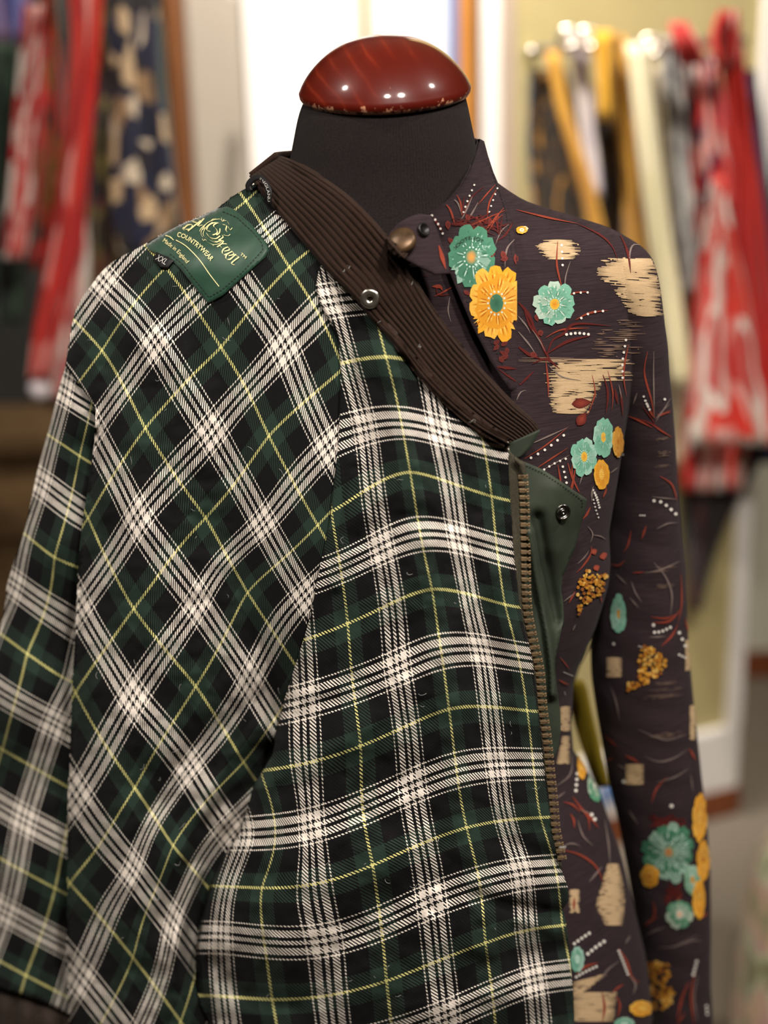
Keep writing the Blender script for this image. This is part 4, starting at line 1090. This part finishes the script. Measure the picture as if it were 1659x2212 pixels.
# ================================================================== SHIRT PRINT
INKN = [0]
class Ink:
    def __init__(s): s.P, s.T, s.C, s.L = [], [], [], []
    def add(s, pts, tris, col):
        k = len(s.P); INKN[0] += 1
        s.P += [tuple(p) for p in pts]; s.T += [tuple(i + k for i in t) for t in tris]
        cs = [col] * len(pts) if isinstance(col, tuple) else col
        s.C += cs; s.L += [.00025 + INKN[0] * 4e-7] * len(pts)
    def fan(s, ring, col, col_c=None):
        R_ = np.asarray(ring, float); c = R_.mean(0); n = len(R_)
        mid = c + (R_ - c) * .55
        pts = [c] + list(mid) + list(R_)
        tr = []
        for i in range(n):
            j = (i + 1) % n
            tr += [(0, 1 + i, 1 + j), (1 + i, 1 + n + i, 1 + n + j), (1 + i, 1 + n + j, 1 + j)]
        cc = col_c or col
        s.add(pts, tr, [cc] + [tuple((np.array(col) + np.array(cc)) / 2)] * n + [col] * n)
    def stroke(s, poly, w, col, taper=(.25, .15)):
        P = resample(poly, int(max(6, np.linalg.norm(np.diff(np.asarray(poly, float), axis=0), axis=1).sum() / 5))) if len(poly) > 2 else dense(poly, 6)
        n = len(P); pts = []
        for i in range(n):
            d = P[min(i + 1, n - 1)] - P[max(i - 1, 0)]; d = d / (np.linalg.norm(d) + 1e-9)
            t = i / (n - 1); ww = w * .5 * (taper[0] + (1 - taper[0]) * min(1, t * 2.2)) * (taper[1] + (1 - taper[1]) * min(1, (1 - t) * 2.2))
            nn = np.array([-d[1], d[0]]) * ww
            pts += [P[i] - nn, P[i] + nn]
        s.add(pts, [t for i in range(n - 1) for t in ((2 * i, 2 * i + 1, 2 * i + 3), (2 * i, 2 * i + 3, 2 * i + 2))], col)
    def dot(s, x, y, r, col, sq=1.0):
        s.fan([(x + r * math.cos(a), y + r * sq * math.sin(a)) for a in np.linspace(0, 2 * math.pi, 10, endpoint=False)], col)
    def dots(s, poly, n, r, col):
        P = resample(poly, n); r = min(r, .36 * np.linalg.norm(P[1] - P[0])) if n > 2 else r
        for p in P: s.dot(p[0], p[1], r, col)
    def leaf(s, x, y, L, w, ang, col, col2=None):
        ca, sa = math.cos(ang), math.sin(ang); ring = []
        for t in np.linspace(0, 1, 9): ring.append((t * L, w * math.sin(math.pi * t ** .8)))
        for t in np.linspace(1, 0, 9)[1:-1]: ring.append((t * L, -w * math.sin(math.pi * t ** .8)))
        s.fan([(x + a * ca - b * sa, y + a * sa + b * ca) for a, b in ring], col, col2)
    def project(s, name, parent, trees, label=None, stuff=False):
        H_ = [ray(trees, x, y) for x, y in s.P]; V = []
        for h, l in zip(H_, s.L): V.append(h[0] + h[1] * (l + .0002) if h else Vector((0, 0, 0)))
        Fc = []
        for t in s.T:
            hs = [H_[i] for i in t]
            if any(h is None for h in hs): continue
            if len({h[3] for h in hs}) > 1 and max((V[t[0]] - V[t[1]]).length, (V[t[1]] - V[t[2]]).length, (V[t[2]] - V[t[0]]).length) > .006: continue
            if max((V[t[0]] - V[t[1]]).length, (V[t[1]] - V[t[2]]).length, (V[t[2]] - V[t[0]]).length) > .022: continue
            Fc.append(t)
        used = sorted({i for t in Fc for i in t})
        if not used: return None
        mp = {i: k for k, i in enumerate(used)}
        V2 = [V[i] for i in used]
        o = mesh_obj(name, V2, face_cam(V2, [[mp[i] for i in t] for t in Fc]), M['ink'], parent, col=[s.C[i] for i in used])
        if label: o['label'] = label
        if stuff: o['kind'] = 'stuff'
        return o

rng = random.Random(11)
TEAL, MINT, PALE, CREAM = srgb(74, 132, 106), srgb(128, 190, 164), srgb(206, 234, 220), srgb(244, 240, 226)
DTEAL = srgb(48, 98, 78)
ORG, AMB, YEL, DOR = srgb(222, 140, 34), srgb(240, 172, 48), srgb(248, 206, 100), srgb(186, 96, 22)
SAND = srgb(205, 176, 136)
RUST, MAR, GREY, WHT = srgb(146, 62, 44), srgb(92, 30, 26), srgb(126, 112, 106), srgb(238, 232, 222)
OCH = srgb(206, 146, 46)

def petal_ring(cx, cy, a, r0, r1, w, sx, sy, notch=0.0):
    pts = []
    for t in np.linspace(0, 1, 7): pts.append((r0 + (r1 - r0) * t, w * math.sin(math.pi * (0.10 + .76 * t) ** 1.5) ** .8))
    pts.append((r1 * (1.04 - notch), 0))
    for t in np.linspace(1, 0, 7): pts.append((r0 + (r1 - r0) * t, -w * math.sin(math.pi * (0.10 + .76 * t) ** 1.5) ** .8))
    ca, sa = math.cos(a), math.sin(a)
    return [(cx + sx * (p * ca - q * sa), cy + sy * (p * sa + q * ca)) for p, q in pts]

def flower(cx, cy, rx, ry, n, base, light, core, rot=0.0, dark=None, streaks=3, clip=None, trees=None, label=None):
    I = Ink(); cl = (lambda p: (min(p[0], clip), p[1])) if clip else (lambda p: p)
    for lay_ in ((1.0, 0.0), (.74, .5)):
        for k in range(n):
            a = rot + 2 * math.pi * (k + lay_[1]) / n
            r = lay_[0] * (1 + rng.uniform(-.09, .09))
            c = base if rng.random() < .62 else tuple((np.array(base) * .6 + np.array(light) * .4))
            if lay_[0] < 1 and dark: c = tuple((np.array(c) * .75 + np.array(dark) * .25))
            I.fan([cl(p) for p in petal_ring(cx, cy, a, .12, r, .36 * 5.2 / n * 1.5, rx, ry, rng.choice((0, .06)))], c, tuple((np.array(c) * .8 + np.array(dark or base) * .2)))
            for q in range(streaks):
                aa = a + (q - (streaks - 1) / 2) * .5 / n * 2
                s0, s1 = rng.uniform(.35, .55) * r, rng.uniform(.8, .95) * r
                I.stroke([cl((cx + rx * s0 * math.cos(aa), cy + ry * s0 * math.sin(aa))), cl((cx + rx * s1 * math.cos(aa), cy + ry * s1 * math.sin(aa)))], max(1.2, rx * .045), light if (q + k) % 2 else (dark or light))
    cb, cd_, cdots = core
    I.fan([cl((cx + rx * .24 * math.cos(a), cy + ry * .26 * math.sin(a))) for a in np.linspace(0, 6.283, 12, endpoint=False)], cb, cd_)
    for k in range(14):
        a = k * .4488; I.dot(*cl((cx + rx * .30 * math.cos(a), cy + ry * .32 * math.sin(a))), max(1.1, rx * .035), cdots)
    return I.project('printed_flower', shirt, trees or SHIRT_T, label)

q = lambda X, Y: (820 + X / 2.37, 400 + Y / 2.37)
r_ = lambda X, Y: (1260 + X / 3.16, 860 + Y / 3.16)
s_ = lambda X, Y: (1180 + X / 3.613, 1600 + Y / 3.613)
def Q(f, *pts): return [f(*p) for p in pts]

# sand-coloured dry-brush patches
def brush(x0, x1, y0, y1, n, seed, shape=None, fray=.35, col=SAND, slope=0.0, w=3.0, gaps=.12):
    R_ = random.Random(seed); I = Ink()
    for i in range(n):
        t = (i + .5) / n; y = y0 + (y1 - y0) * t
        a, b = (x0, x1) if shape is None else shape(t)
        L = b - a
        f0, f1 = a + abs(R_.gauss(0, fray)) * L * .30, b - abs(R_.gauss(0, fray)) * L * .30
        if f1 - f0 < 4: continue
        segs = [(f0, f1)]
        if R_.random() < gaps * 3:
            g = R_.uniform(f0, f1); gw = R_.uniform(2, .18 * L); segs = [(f0, g), (g + gw, f1)]
        for c, d in segs:
            if d - c < 3: continue
            c2 = tuple(np.clip(np.array(col) * R_.uniform(.93, 1.05), 0, 1))
            I.stroke([(c, y + slope * (c - x0)), ((c + d) / 2, y + slope * ((c + d) / 2 - x0) + R_.uniform(-.5, .5)), (d, y + slope * (d - x0))], w * (y1 - y0) / n * R_.uniform(.42, .62), c2, (.3, .2))
    return I.project('printed_patch', shirt, SHIRT_T)
brush(1153, 1256, 519, 561, 18, 1, lambda t: (1153 + 30 * abs(t - .3), 1256 - 16 * abs(t - .5)))
brush(1288, 1432, 553, 676, 46, 2, lambda t: (1308 - 25 * math.sin(3.1 * min(t * 2, 1)) + 85 * max(0, t - .38), 1440), .40, slope=.06)
brush(1170, 1318, 806, 893, 40, 3, lambda t: (1172 + 18 * t, 1312 - 40 * t), .34)
brush(1186, 1372, 776, 822, 18, 4, None, .5, gaps=.25)
brush(1240, 1400, 690, 772, 20, 5, lambda t: (1300 - 40 * t, 1400 - 10 * t), .9, srgb(120, 98, 84), w=1.4, gaps=.33)
brush(1110, 1300, 772, 784, 5, 6, None, .6, srgb(130, 108, 90), w=1.6)
brush(*s_(400, 960)[:1], s_(610, 0)[0], s_(0, 960)[1], s_(0, 1440)[1], 60, 7, lambda t: (s_(470 - 90 * min(1, t * 1.6) + 90 * max(0, t - .72) * 3.0, 0)[0], s_(560 + 55 * math.sin(2.6 * t), 0)[0]), .14)
brush(1226, 1330, s_(0, 1890)[1], s_(0, 1990)[1], 14, 8, lambda t: (1236, s_(490 - 180 * t, 0)[0]), .2, slope=-.25)
brush(1232, 1338, s_(0, 1960)[1], s_(0, 2190)[1], 30, 9, lambda t: (1232, s_(555 - 25 * t, 0)[0]), .1)
brush(1228, 1252, s_(0, 1160)[1], s_(0, 1340)[1], 16, 10, None, .3)
brush(1206, 1233, 1526, 1578, 20, 12, lambda t: (1208, 1232), .1)
brush(1200, 1232, 1590, 1650, 20, 13, lambda t: (1212 - 12 * t, 1230), .1)
for (x0, y0, x1, y1, sd) in ((*r_(160, 1770), *r_(268, 1905), 21), (*s_(620, 180), *s_(765, 340), 22)):
    brush(x0, x1, y0, y1, 18, sd, None, .06)
brush(*[r_(690, 0)[0], r_(726, 0)[0]], r_(0, 1650)[1], r_(0, 1860)[1], 24, 23, None, .1)
brush(*[r_(720, 0)[0], r_(765, 0)[0]], r_(0, 2100)[1], r_(0, 2330)[1], 24, 24, None, .1)
for k, (x0, x1, y0, y1) in enumerate(((410, 700, 1990, 2010), (400, 700, 2030, 2060), (480, 640, 1940, 1960), (430, 700, 2290, 2330), (480, 600, 270, 290), (500, 600, 360, 400), (480, 610, 455, 475), (460, 660, 1155, 1190), (480, 620, 1270, 1300))):
    brush(r_(x0, 0)[0], r_(x1, 0)[0], r_(0, y0)[1], r_(0, y1)[1], 5, 40 + k, None, .8, srgb(116, 96, 84), w=1.5, slope=-.08, gaps=.33)

# grasses, stems and dotted sprays
I = Ink()
def G(f, col, w, *pts): I.stroke(Q(f, *pts), w, col)
for pts in (((910, 290), (905, 400), (920, 480), (940, 560)), ((1010, 200), (1130, 260), (1190, 320), (1215, 385)), ((700, 130), (860, 170), (1010, 200)), ((850, 780), (930, 740), (1070, 730)), ((1000, 690), (1070, 655), (1165, 640)), ((955, 570), (1000, 550), (1070, 545)),
            ((850, 900), (860, 1000), (862, 1085)), ((1085, 970), (1100, 1060), (1080, 1130), (1060, 1180)), ((1140, 970), (1165, 1060), (1155, 1170)), ((1270, 815), (1245, 960), (1260, 1080)), ((1165, 950), (1190, 1060), (1185, 1150)),
            ((740, 1400), (850, 1330), (965, 1235)), ((800, 1450), (890, 1390), (960, 1345)), ((910, 1430), (925, 1520), (930, 1560)), ((960, 1420), (985, 1500), (1020, 1570)), ((1000, 1450), (985, 1530), (975, 1590)), ((330, 90), (360, 130), (385, 210)), ((385, 40), (410, 90), (418, 160)), ((250, 145), (290, 190), (325, 250)),
            ((430, 60), (420, 150), (470, 60), (530, 10)), ((600, 20), (560, 90), (545, 190)), ((590, 0), (545, 50), (500, 100)), ((690, 180), (640, 260), (590, 290)), ((720, 1020), (640, 965), (600, 935)), ((715, 1025), (760, 980), (790, 950)), ((280, 570), (340, 540), (390, 510)), ((290, 520), (300, 560), (360, 560)), ((230, 465), (250, 470)),
            ((1370, 850), (1355, 960), (1390, 1100), (1405, 1190)), ((1345, 1130), (1390, 1190), (1410, 1230)), ((1410, 1190), (1450, 1170), (1490, 1150)), ((1280, 1180), (1390, 1220), (1490, 1290)), ((1435, 1490), (1490, 1530), (1520, 1600)), ((20, 240), (30, 260), (35, 290))):
    G(q, RUST if rng.random() < .75 else MAR, rng.uniform(3.0, 5.0), *pts)
for pts in (((700, 590), (760, 660), (800, 760)), ((790, 720), (850, 860), (900, 930)), ((860, 860), (960, 800), (1080, 770)), ((740, 640), (770, 720), (830, 800)), ((850, 900), (880, 800), (940, 760), (1000, 710), (1180, 720)), ((700, 820), (770, 870), (830, 890)), ((780, 915), (850, 890), (920, 940)), ((600, 930), (700, 940)), ((1225, 1030), (1235, 1100), (1240, 1180)), ((1200, 1040), (1215, 1120)), ((1230, 260), (1270, 350), (1285, 450))):
    G(q, MAR, rng.uniform(5, 8), *pts)
for pts in (((975, 390), (950, 470), (945, 560)), ((1330, 310), (1295, 310), (1280, 350), (1282, 400)), ((700, 660), (750, 720), (770, 760)), ((780, 740), (820, 800), (845, 850)), ((700, 740), (760, 810), (800, 870)), ((860, 920), (930, 980), (1030, 1000)), ((355, 60), (395, 90), (415, 150)), ((470, 60), (430, 150), (410, 180)), ((500, 90), (460, 160), (430, 190)), ((665, 200), (620, 240), (590, 310)),
            ((690, 280), (650, 330), (640, 420)), ((1400, 850), (1400, 1000), (1405, 1190)), ((1480, 1120), (1430, 1170), (1410, 1200)), ((760, 1330), (850, 1290), (960, 1240)), ((830, 1460), (900, 1420), (970, 1380)), ((1040, 1470), (1020, 1530)), ((1090, 1540), (1080, 1620)), ((360, 570), (350, 640), (365, 700)), ((700, 1100), (720, 1060), (750, 1050)), ((1220, 1020), (1235, 1090)), ((1320, 1060), (1300, 1120))):
    G(q, GREY, rng.uniform(2.4, 4.0), *pts)
def D(f, n, r, *pts): I.dots(Q(f, *pts), n, r, WHT)
D(q, 4, 2.6, (930, 310), (935, 410)); D(q, 4, 2.6, (960, 565), (1000, 552), (1062, 549)); D(q, 4, 2.8, (1030, 680), (1080, 652), (1140, 644)); D(q, 6, 3.2, (955, 764), (1010, 757), (1066, 763)); D(q, 7, 2.8, (1257, 792), (1240, 900), (1240, 985))
D(q, 6, 3.0, (773, 1395), (850, 1350), (940, 1280)); D(q, 5, 2.6, (840, 1455), (900, 1420), (950, 1400)); D(q, 5, 2.8, (935, 1440), (950, 1500), (958, 1550)); D(q, 5, 2.6, (265, 155), (295, 195), (320, 245)); D(q, 6, 2.2, (480, 0), (450, 70), (425, 140)); D(q, 5, 2.0, (600, 20), (575, 90), (560, 140)); D(q, 4, 2.5, (1352, 1080), (1365, 1110), (1380, 1145)); D(q, 1 + 1, 2.6, (1455, 1095), (1456, 1096))
D(q, 8, 2.2, (1090, 1560), (1110, 1600), (1120, 1650))
# torso below the flap
t_ = lambda X, Y: (1040 + X / 3.686, 900 + Y / 3.686)
for pts in (((720, 360), (720, 480), (770, 600)), ((740, 420), (720, 520), (700, 570)), ((860, 720), (830, 780), (800, 815)), ((640, 1100), (700, 1130)), ((870, 1030), (860, 1100), (800, 1190), (750, 1240)), ((740, 1390), (690, 1480)), ((620, 1910), (660, 1960), (700, 2010)), ((945, 1430), (950, 1480)), ((610, 2090), (660, 2120), (695, 2130)), ((960, 640), (980, 600), (990, 560))):
    G(t_, RUST, rng.uniform(3, 5), *pts)
for pts in (((840, 870), (880, 930), (860, 1000)), ((880, 940), (940, 950), (985, 975)), ((650, 1470), (700, 1430), (740, 1400)), ((745, 1650), (720, 1700)), ((760, 1170), (820, 1110), (850, 1060)), ((880, 560), (865, 640))):
    G(t_, GREY, 3, *pts)
D(t_, 7, 2.0, (895, 610), (920, 680), (935, 720)); D(t_, 6, 1.8, (885, 660), (905, 740), (925, 800))
for a, b in ((880, 1050), (960, 1080), (900, 1180), (950, 1090)): I.leaf(*t_(a, b), 14, 7, 1.2, RUST, srgb(176, 84, 60))
for a, b in ((1010, 1120), (1040, 1230)): I.leaf(*q(a - 30, b), 44 if b < 1200 else 34, 11, -.1 if b < 1200 else -1.0, MAR, RUST)
for a, b, an in ((590, 350, 2.6), (625, 340, 1.2), (655, 375, 2.9), (695, 355, 1.5), (430, 540, .6), (820, 740, 1.4), (800, 660, 1.4), (770, 860, .4), (350, 270, .8), (440, 150, 1.1), (560, 170, 1.4), (345, 180, 1.5), (600, 150, 1.7)):
    I.leaf(*q(a, b), rng.uniform(14, 24), rng.uniform(4, 6), an, srgb(120, 54, 46), MAR)
for k in range(7): I.leaf(*q(610 + rng.uniform(-40, 50), 850 + rng.uniform(-40, 60)), rng.uniform(16, 26), 5, rng.uniform(0, 6.28), srgb(104, 46, 40), MAR)
for k in range(26): I.stroke(Q(q, (340 + rng.uniform(0, 330), 150 + rng.uniform(-30, 60)), (350 + rng.uniform(0, 330), 210 + rng.uniform(-20, 60))), rng.uniform(2.5, 5), rng.choice((MAR, RUST, srgb(76, 30, 28))))
for pts in (((300, 310), (320, 380), (335, 430)), ((270, 520), (310, 520), (320, 540))): G(q, RUST, 9, *pts)
# sleeve
for pts in (((310, 120), (380, 150), (470, 200)), ((470, 180), (540, 230), (600, 265)), ((500, 110), (590, 95)), ((520, 530), (600, 590), (630, 700)), ((460, 1490), (560, 1500), (640, 1470)), ((470, 1530), (580, 1520), (660, 1440)), ((660, 1200), (665, 1400), (640, 1540)), ((530, 1690), (600, 1620), (640, 1540)), ((180, 1130), (250, 1140), (290, 1100)), ((340, 1190), (420, 1185)), ((330, 900), (310, 1000), (280, 1050)), ((690, 1500), (710, 1600)), ((440, 60), (480, 130)), ((150, 2300), (240, 2380)), ((430, 870), (400, 960))):
    G(r_, RUST, rng.uniform(3, 5), *pts)
for pts in (((480, 1120), (560, 1220), (600, 1340), (590, 1480)), ((470, 670), (550, 680), (635, 690)), ((500, 890), (570, 855), (640, 850)), ((590, 0), (540, 80), (490, 160)), ((420, 1190), (520, 1170), (660, 1110)), ((320, 1360), (380, 1430)), ((330, 1250), (360, 1330), (400, 1390)), ((190, 1960), (230, 2080), (250, 2200)), ((450, 1630), (560, 1625)), ((230, 1200), (300, 1270)), ((180, 510), (230, 470)), ((380, 2260), (560, 2330), (700, 2290))):
    G(r_, GREY, rng.uniform(2.2, 3.6), *pts)
D(r_, 5, 3.6, (482, 697), (540, 712), (625, 790)); D(r_, 5, 3.8, (485, 1596), (530, 1590), (590, 1562)); D(r_, 2, 3.6, (478, 1545), (478, 1546)); D(r_, 3, 3, (390, 798), (420, 798)); D(r_, 3, 3.4, (650, 1600), (690, 1690)); D(r_, 3, 3.4, (650, 1750), (690, 1770)); D(r_, 4, 2.8, (422, 14), (450, 75)); D(r_, 2, 3, (235, 395), (275, 383)); D(r_, 2, 3, (212, 1675), (213, 1676)); D(r_, 4, 3.4, (380, 1690), (410, 1700))
for pts in (((940, 280), (860, 370), (820, 490)), ((470, 160), (530, 130)), ((620, 110), (680, 140), (730, 170)), ((840, 1250), (850, 1350), (800, 1430)), ((770, 1440), (840, 1390), (880, 1370)), ((1180, 1390), (1260, 1340)), ((1110, 1880), (1060, 2000), (1020, 2180)), ((1150, 1820), (1130, 2000), (1150, 2212)), ((1080, 2120), (1020, 2212)), ((1060, 1180), (1010, 1280)), ((1110, 60), (1160, 150))):
    G(s_, RUST, rng.uniform(4, 6), *pts)
for pts in (((770, 120), (880, 160), (1000, 130), (1100, 60)), ((860, 320), (1000, 280), (1110, 210)), ((770, 1530), (850, 1480), (940, 1450)), ((880, 1610), (1010, 1600), (1180, 1510)), ((1060, 1590), (1140, 1555), (1215, 1565)), ((1180, 1830), (1150, 2000), (1180, 2200)), ((650, 540), (720, 650)), ((1120, 260), (1140, 400)), ((560, 180), (640, 230))):
    G(s_, GREY, rng.uniform(2.5, 4), *pts)
for k in range(24): I.stroke(Q(s_, (790 + rng.uniform(0, 300), 560 + rng.uniform(0, 90)), (800 + rng.uniform(0, 300), 640 + rng.uniform(0, 40))), rng.uniform(4, 8), MAR)
for k in range(16): I.stroke(Q(s_, (930 + rng.uniform(0, 150), 1070 + rng.uniform(0, 160)), (900 + rng.uniform(0, 150), 1150 + rng.uniform(0, 140))), rng.uniform(4, 8), MAR)
D(s_, 4, 3.6, (1170, 1720), (1145, 1820)); D(s_, 3, 4, (1245, 2070), (1250, 2130)); D(s_, 2, 4, (610, 315), (611, 316)); D(s_, 2, 4, (975, 505), (976, 506))
# lower body
for pts in (((200, 440), (260, 520), (320, 600), (330, 700)), ((250, 530), (320, 580), (400, 680)), ((130, 480), (200, 500), (260, 560)), ((120, 850), (260, 890), (380, 980), (440, 1110)), ((180, 570), (210, 620), (210, 680)), ((560, 1620), (620, 1720), (660, 1840), (720, 1890)), ((230, 1820), (300, 1760), (400, 1730)), ((510, 1960), (560, 1920), (600, 1900)), ((210, 1320), (215, 1220)), ((540, 1990), (570, 2060), (550, 2160)), ((430, 1960), (450, 2080), (430, 2200))):
    G(s_, RUST, rng.uniform(4, 6.5), *pts)
for pts in (((240, 620), (280, 740), (360, 820)), ((190, 100), (180, 260), (60, 360)), ((140, 400), (60, 460)), ((130, 820), (190, 800), (260, 820)), ((450, 620), (480, 820), (490, 980)), ((330, 1100), (430, 980)), ((560, 1720), (480, 1780), (400, 1880)), ((640, 1830), (690, 1900), (670, 1980)), ((260, 540), (340, 570)), ((610, 1580), (650, 1520))):
    G(s_, GREY, rng.uniform(3, 4.5), *pts)
D(s_, 4, 3.6, (235, 260), (225, 390)); D(s_, 2, 4, (348, 578), (372, 614)); D(s_, 5, 3.6, (215, 1580), (270, 1540), (330, 1500)); D(s_, 5, 4, (320, 1660), (380, 1610), (445, 1565)); D(s_, 8, 3.8, (560, 1640), (600, 1740), (630, 1820)); D(s_, 7, 3.6, (230, 1840), (300, 1800), (385, 1760)); D(s_, 3, 3.4, (105, 830), (140, 828)); D(t_, 4, 2.4, (655, 2190), (660, 2210))
D(t_, 8, 1.6, (650, 2030), (720, 2060))
I.project('printed_foliage', shirt, SHIRT_T, stuff=True)

# flower heads
core_t = (TEAL, srgb(230, 150, 50), CREAM)
flower(1018, 556, 54, 66, 9, TEAL, PALE, (TEAL, srgb(228, 150, 60), PALE), .25, DTEAL, 3, trees=[T_col], label='large green flower print')
flower(1072, 655, 62, 78, 11, AMB, YEL, (srgb(70, 124, 96), DTEAL, PALE), .1, DOR, 4, clip=1116, trees=[T_col], label='large orange flower print')
flower(1197, 657, 44, 46, 9, MINT, CREAM, (srgb(240, 196, 70), srgb(220, 140, 40), PALE), .5, TEAL, 3, label='pale mint flower print')
flower(1260, 986, 28, 42, 8, MINT, PALE, (srgb(240, 196, 70), srgb(220, 150, 50), PALE), .4, TEAL, 3)
flower(1301, 944, 22, 42, 6, MINT, PALE, (srgb(240, 200, 80), srgb(226, 160, 60), MINT), .2, TEAL, 2)
flower(1297, 1024, 17, 32, 5, AMB, YEL, (YEL, AMB, YEL), 1.5, DOR, 2)
flower(1332, 954, 12, 34, 6, OCH, YEL, (OCH, DOR, OCH), .3, DOR, 2)
flower(*r_(246, 1475), 17, 42, 6, MINT, PALE, (OCH, AMB, PALE), .6, TEAL, 2)
flower(*s_(955, 865), 54, 64, 12, srgb(62, 124, 94), PALE, (srgb(130, 180, 150), srgb(216, 120, 36), PALE), .2, DTEAL, 3, label='green flower print on the sleeve')
flower(*s_(1040, 1350), 27, 30, 7, srgb(92, 150, 118), CREAM, (CREAM, srgb(220, 140, 50), CREAM), .2, TEAL, 2)
flower(*s_(1135, 1080), 17, 33, 6, srgb(128, 172, 142), PALE, (OCH, OCH, PALE), .5, TEAL, 2)
flower(*s_(1190, 600), 16, 52, 8, AMB, YEL, (YEL, ORG, YEL), .2, DOR, 3)
flower(*s_(1215, 930), 13, 44, 8, AMB, YEL, (ORG, DOR, YEL), .2, DOR, 3)
flower(*s_(1185, 1230), 13, 40, 5, AMB, YEL, (YEL, ORG, YEL), 1.3, DOR, 2)
flower(*s_(370, 340), 16, 40, 6, srgb(92, 160, 124), CREAM, (CREAM, CREAM, CREAM), .9, TEAL, 2)
flower(*s_(270, 200), 10, 28, 6, AMB, YEL, (YEL, ORG, YEL), .3, DOR, 2)
flower(*s_(235, 1700), 14, 26, 5, srgb(120, 180, 158), PALE, (PALE, MINT, PALE), .9, TEAL, 2)
flower(*s_(738, 2085), 26, 16, 5, AMB, YEL, (YEL, AMB, YEL), .6, DOR, 2)
flower(*s_(600, 2205), 22, 14, 6, MINT, PALE, (PALE, MINT, PALE), .6, TEAL, 2)
flower(*s_(815, 1050), 18, 26, 7, AMB, YEL, (ORG, DOR, YEL), .6, DOR, 2)
flower(1126, 499, 13, 8, 5, AMB, CREAM, (YEL, AMB, CREAM), .6, DOR, 1, trees=[T_body, T_arm])
# clustered ochre blossom
def cluster(poly, n, rr, seed):
    R_ = random.Random(seed); J = Ink(); P = np.array(poly); lo, hi = P.min(0), P.max(0); c = 0
    while c < n:
        x, y = R_.uniform(lo[0], hi[0]), R_.uniform(lo[1], hi[1])
        if not inside(np.array([x]), np.array([y]), poly)[0]: continue
        J.dot(x, y, R_.uniform(.6, 1.2) * rr, R_.choice((OCH, OCH, srgb(184, 118, 34), srgb(232, 186, 96), srgb(150, 88, 28))), R_.uniform(.7, 1.3)); c += 1
    return J.project('printed_blossom', shirt, SHIRT_T)
cluster(Q(t_, (830, 1215), (890, 1250), (990, 1245), (960, 1380), (900, 1450), (830, 1500), (760, 1580), (750, 1330)), 130, 3.2, 1)
cluster(Q(r_, (440, 1660), (500, 1720), (570, 1800), (520, 1880), (430, 1950), (380, 1960), (380, 1800), (400, 1700)), 110, 4, 2)
cluster(Q(r_, (300, 1945), (370, 1930), (400, 1965), (310, 1990)), 26, 3.2, 3)
cluster(Q(s_, (800, 1720), (860, 1720), (960, 1740), (970, 1900), (1000, 1960), (960, 2090), (850, 2090), (810, 1950)), 120, 4.4, 4)
# mark printed round the big green flower
text('lettering', 'TOL.STOCK', [(1040, 528), (1020, 518), (1000, 524), (984, 540)], -7, T_col, M['stitch'], shirt, lift=.0016)

# topstitching on the collar and the placket
stitches('stitching', [(1058, 360), (1076, 410), (1092, 455), (1100, 500), (1106, 560)], [T_col], M['stitch'], shirt, 8, 3)
stitches('stitching', [(1086, 560), (1088, 660), (1087, 740)], [T_col], M['stitch'], shirt, 8, 3)
stitches('stitching', [(1008, 650), (1040, 700), (1072, 760), (1098, 812)], [T_col], M['stitch'], shirt, 8, 3)
# ================================================================== SWING TAG
tg = empty('swing_tag', tuple(np.r_[pix(1270, 1560, 1.10)[0][:2], 0]), 'olive green swing tag hanging between the shirt side and sleeve', 'tag')
TAG_A = [(1236, 1470), (1262, 1473), (1280, 1545), (1298, 1620), (1318, 1698)]
TAG_B = [(1226, 1478), (1226, 1495), (1240, 1560), (1262, 1630), (1288, 1702)]
M['tagcard'] = plain('olive_card', srgb(178, 154, 44), .55, 0, .06, 40)
strip('card', TAG_A, TAG_B, 24, 5, lambda x, y: np.full(len(x), 1.12), M['tagcard'], tg, bump=lambda s, t: .003 * np.sin(3.1 * t), solid=.0015)
tube('cord', [pix(1240, 1472, 1.12)[0], pix(1250, 1440, 1.10)[0], pix(1275, 1395, 1.06)[0], pix(1290, 1340, 1.04)[0]], .0009, M['blacktape'], tg, 6)

# stand of the dress form, below the shirt hem
fp = pix(880, 2150, 1.01)[0]
tube('pole', [np.array([fp[0], fp[1], .02]), np.array([fp[0], fp[1], .5]), np.array([fp[0], fp[1], 1.05])], .016, M['walnut'], form, 20)
for k in range(3):
    a = 2.1 * k + .4
    c = np.array([fp[0], fp[1], .02])
    tube('foot', [c + np.array([0, 0, .16]), c + np.array([.16 * math.cos(a), .16 * math.sin(a), .08]), c + np.array([.26 * math.cos(a), .26 * math.sin(a), -.004])], .014, M['walnut'], form, 12)
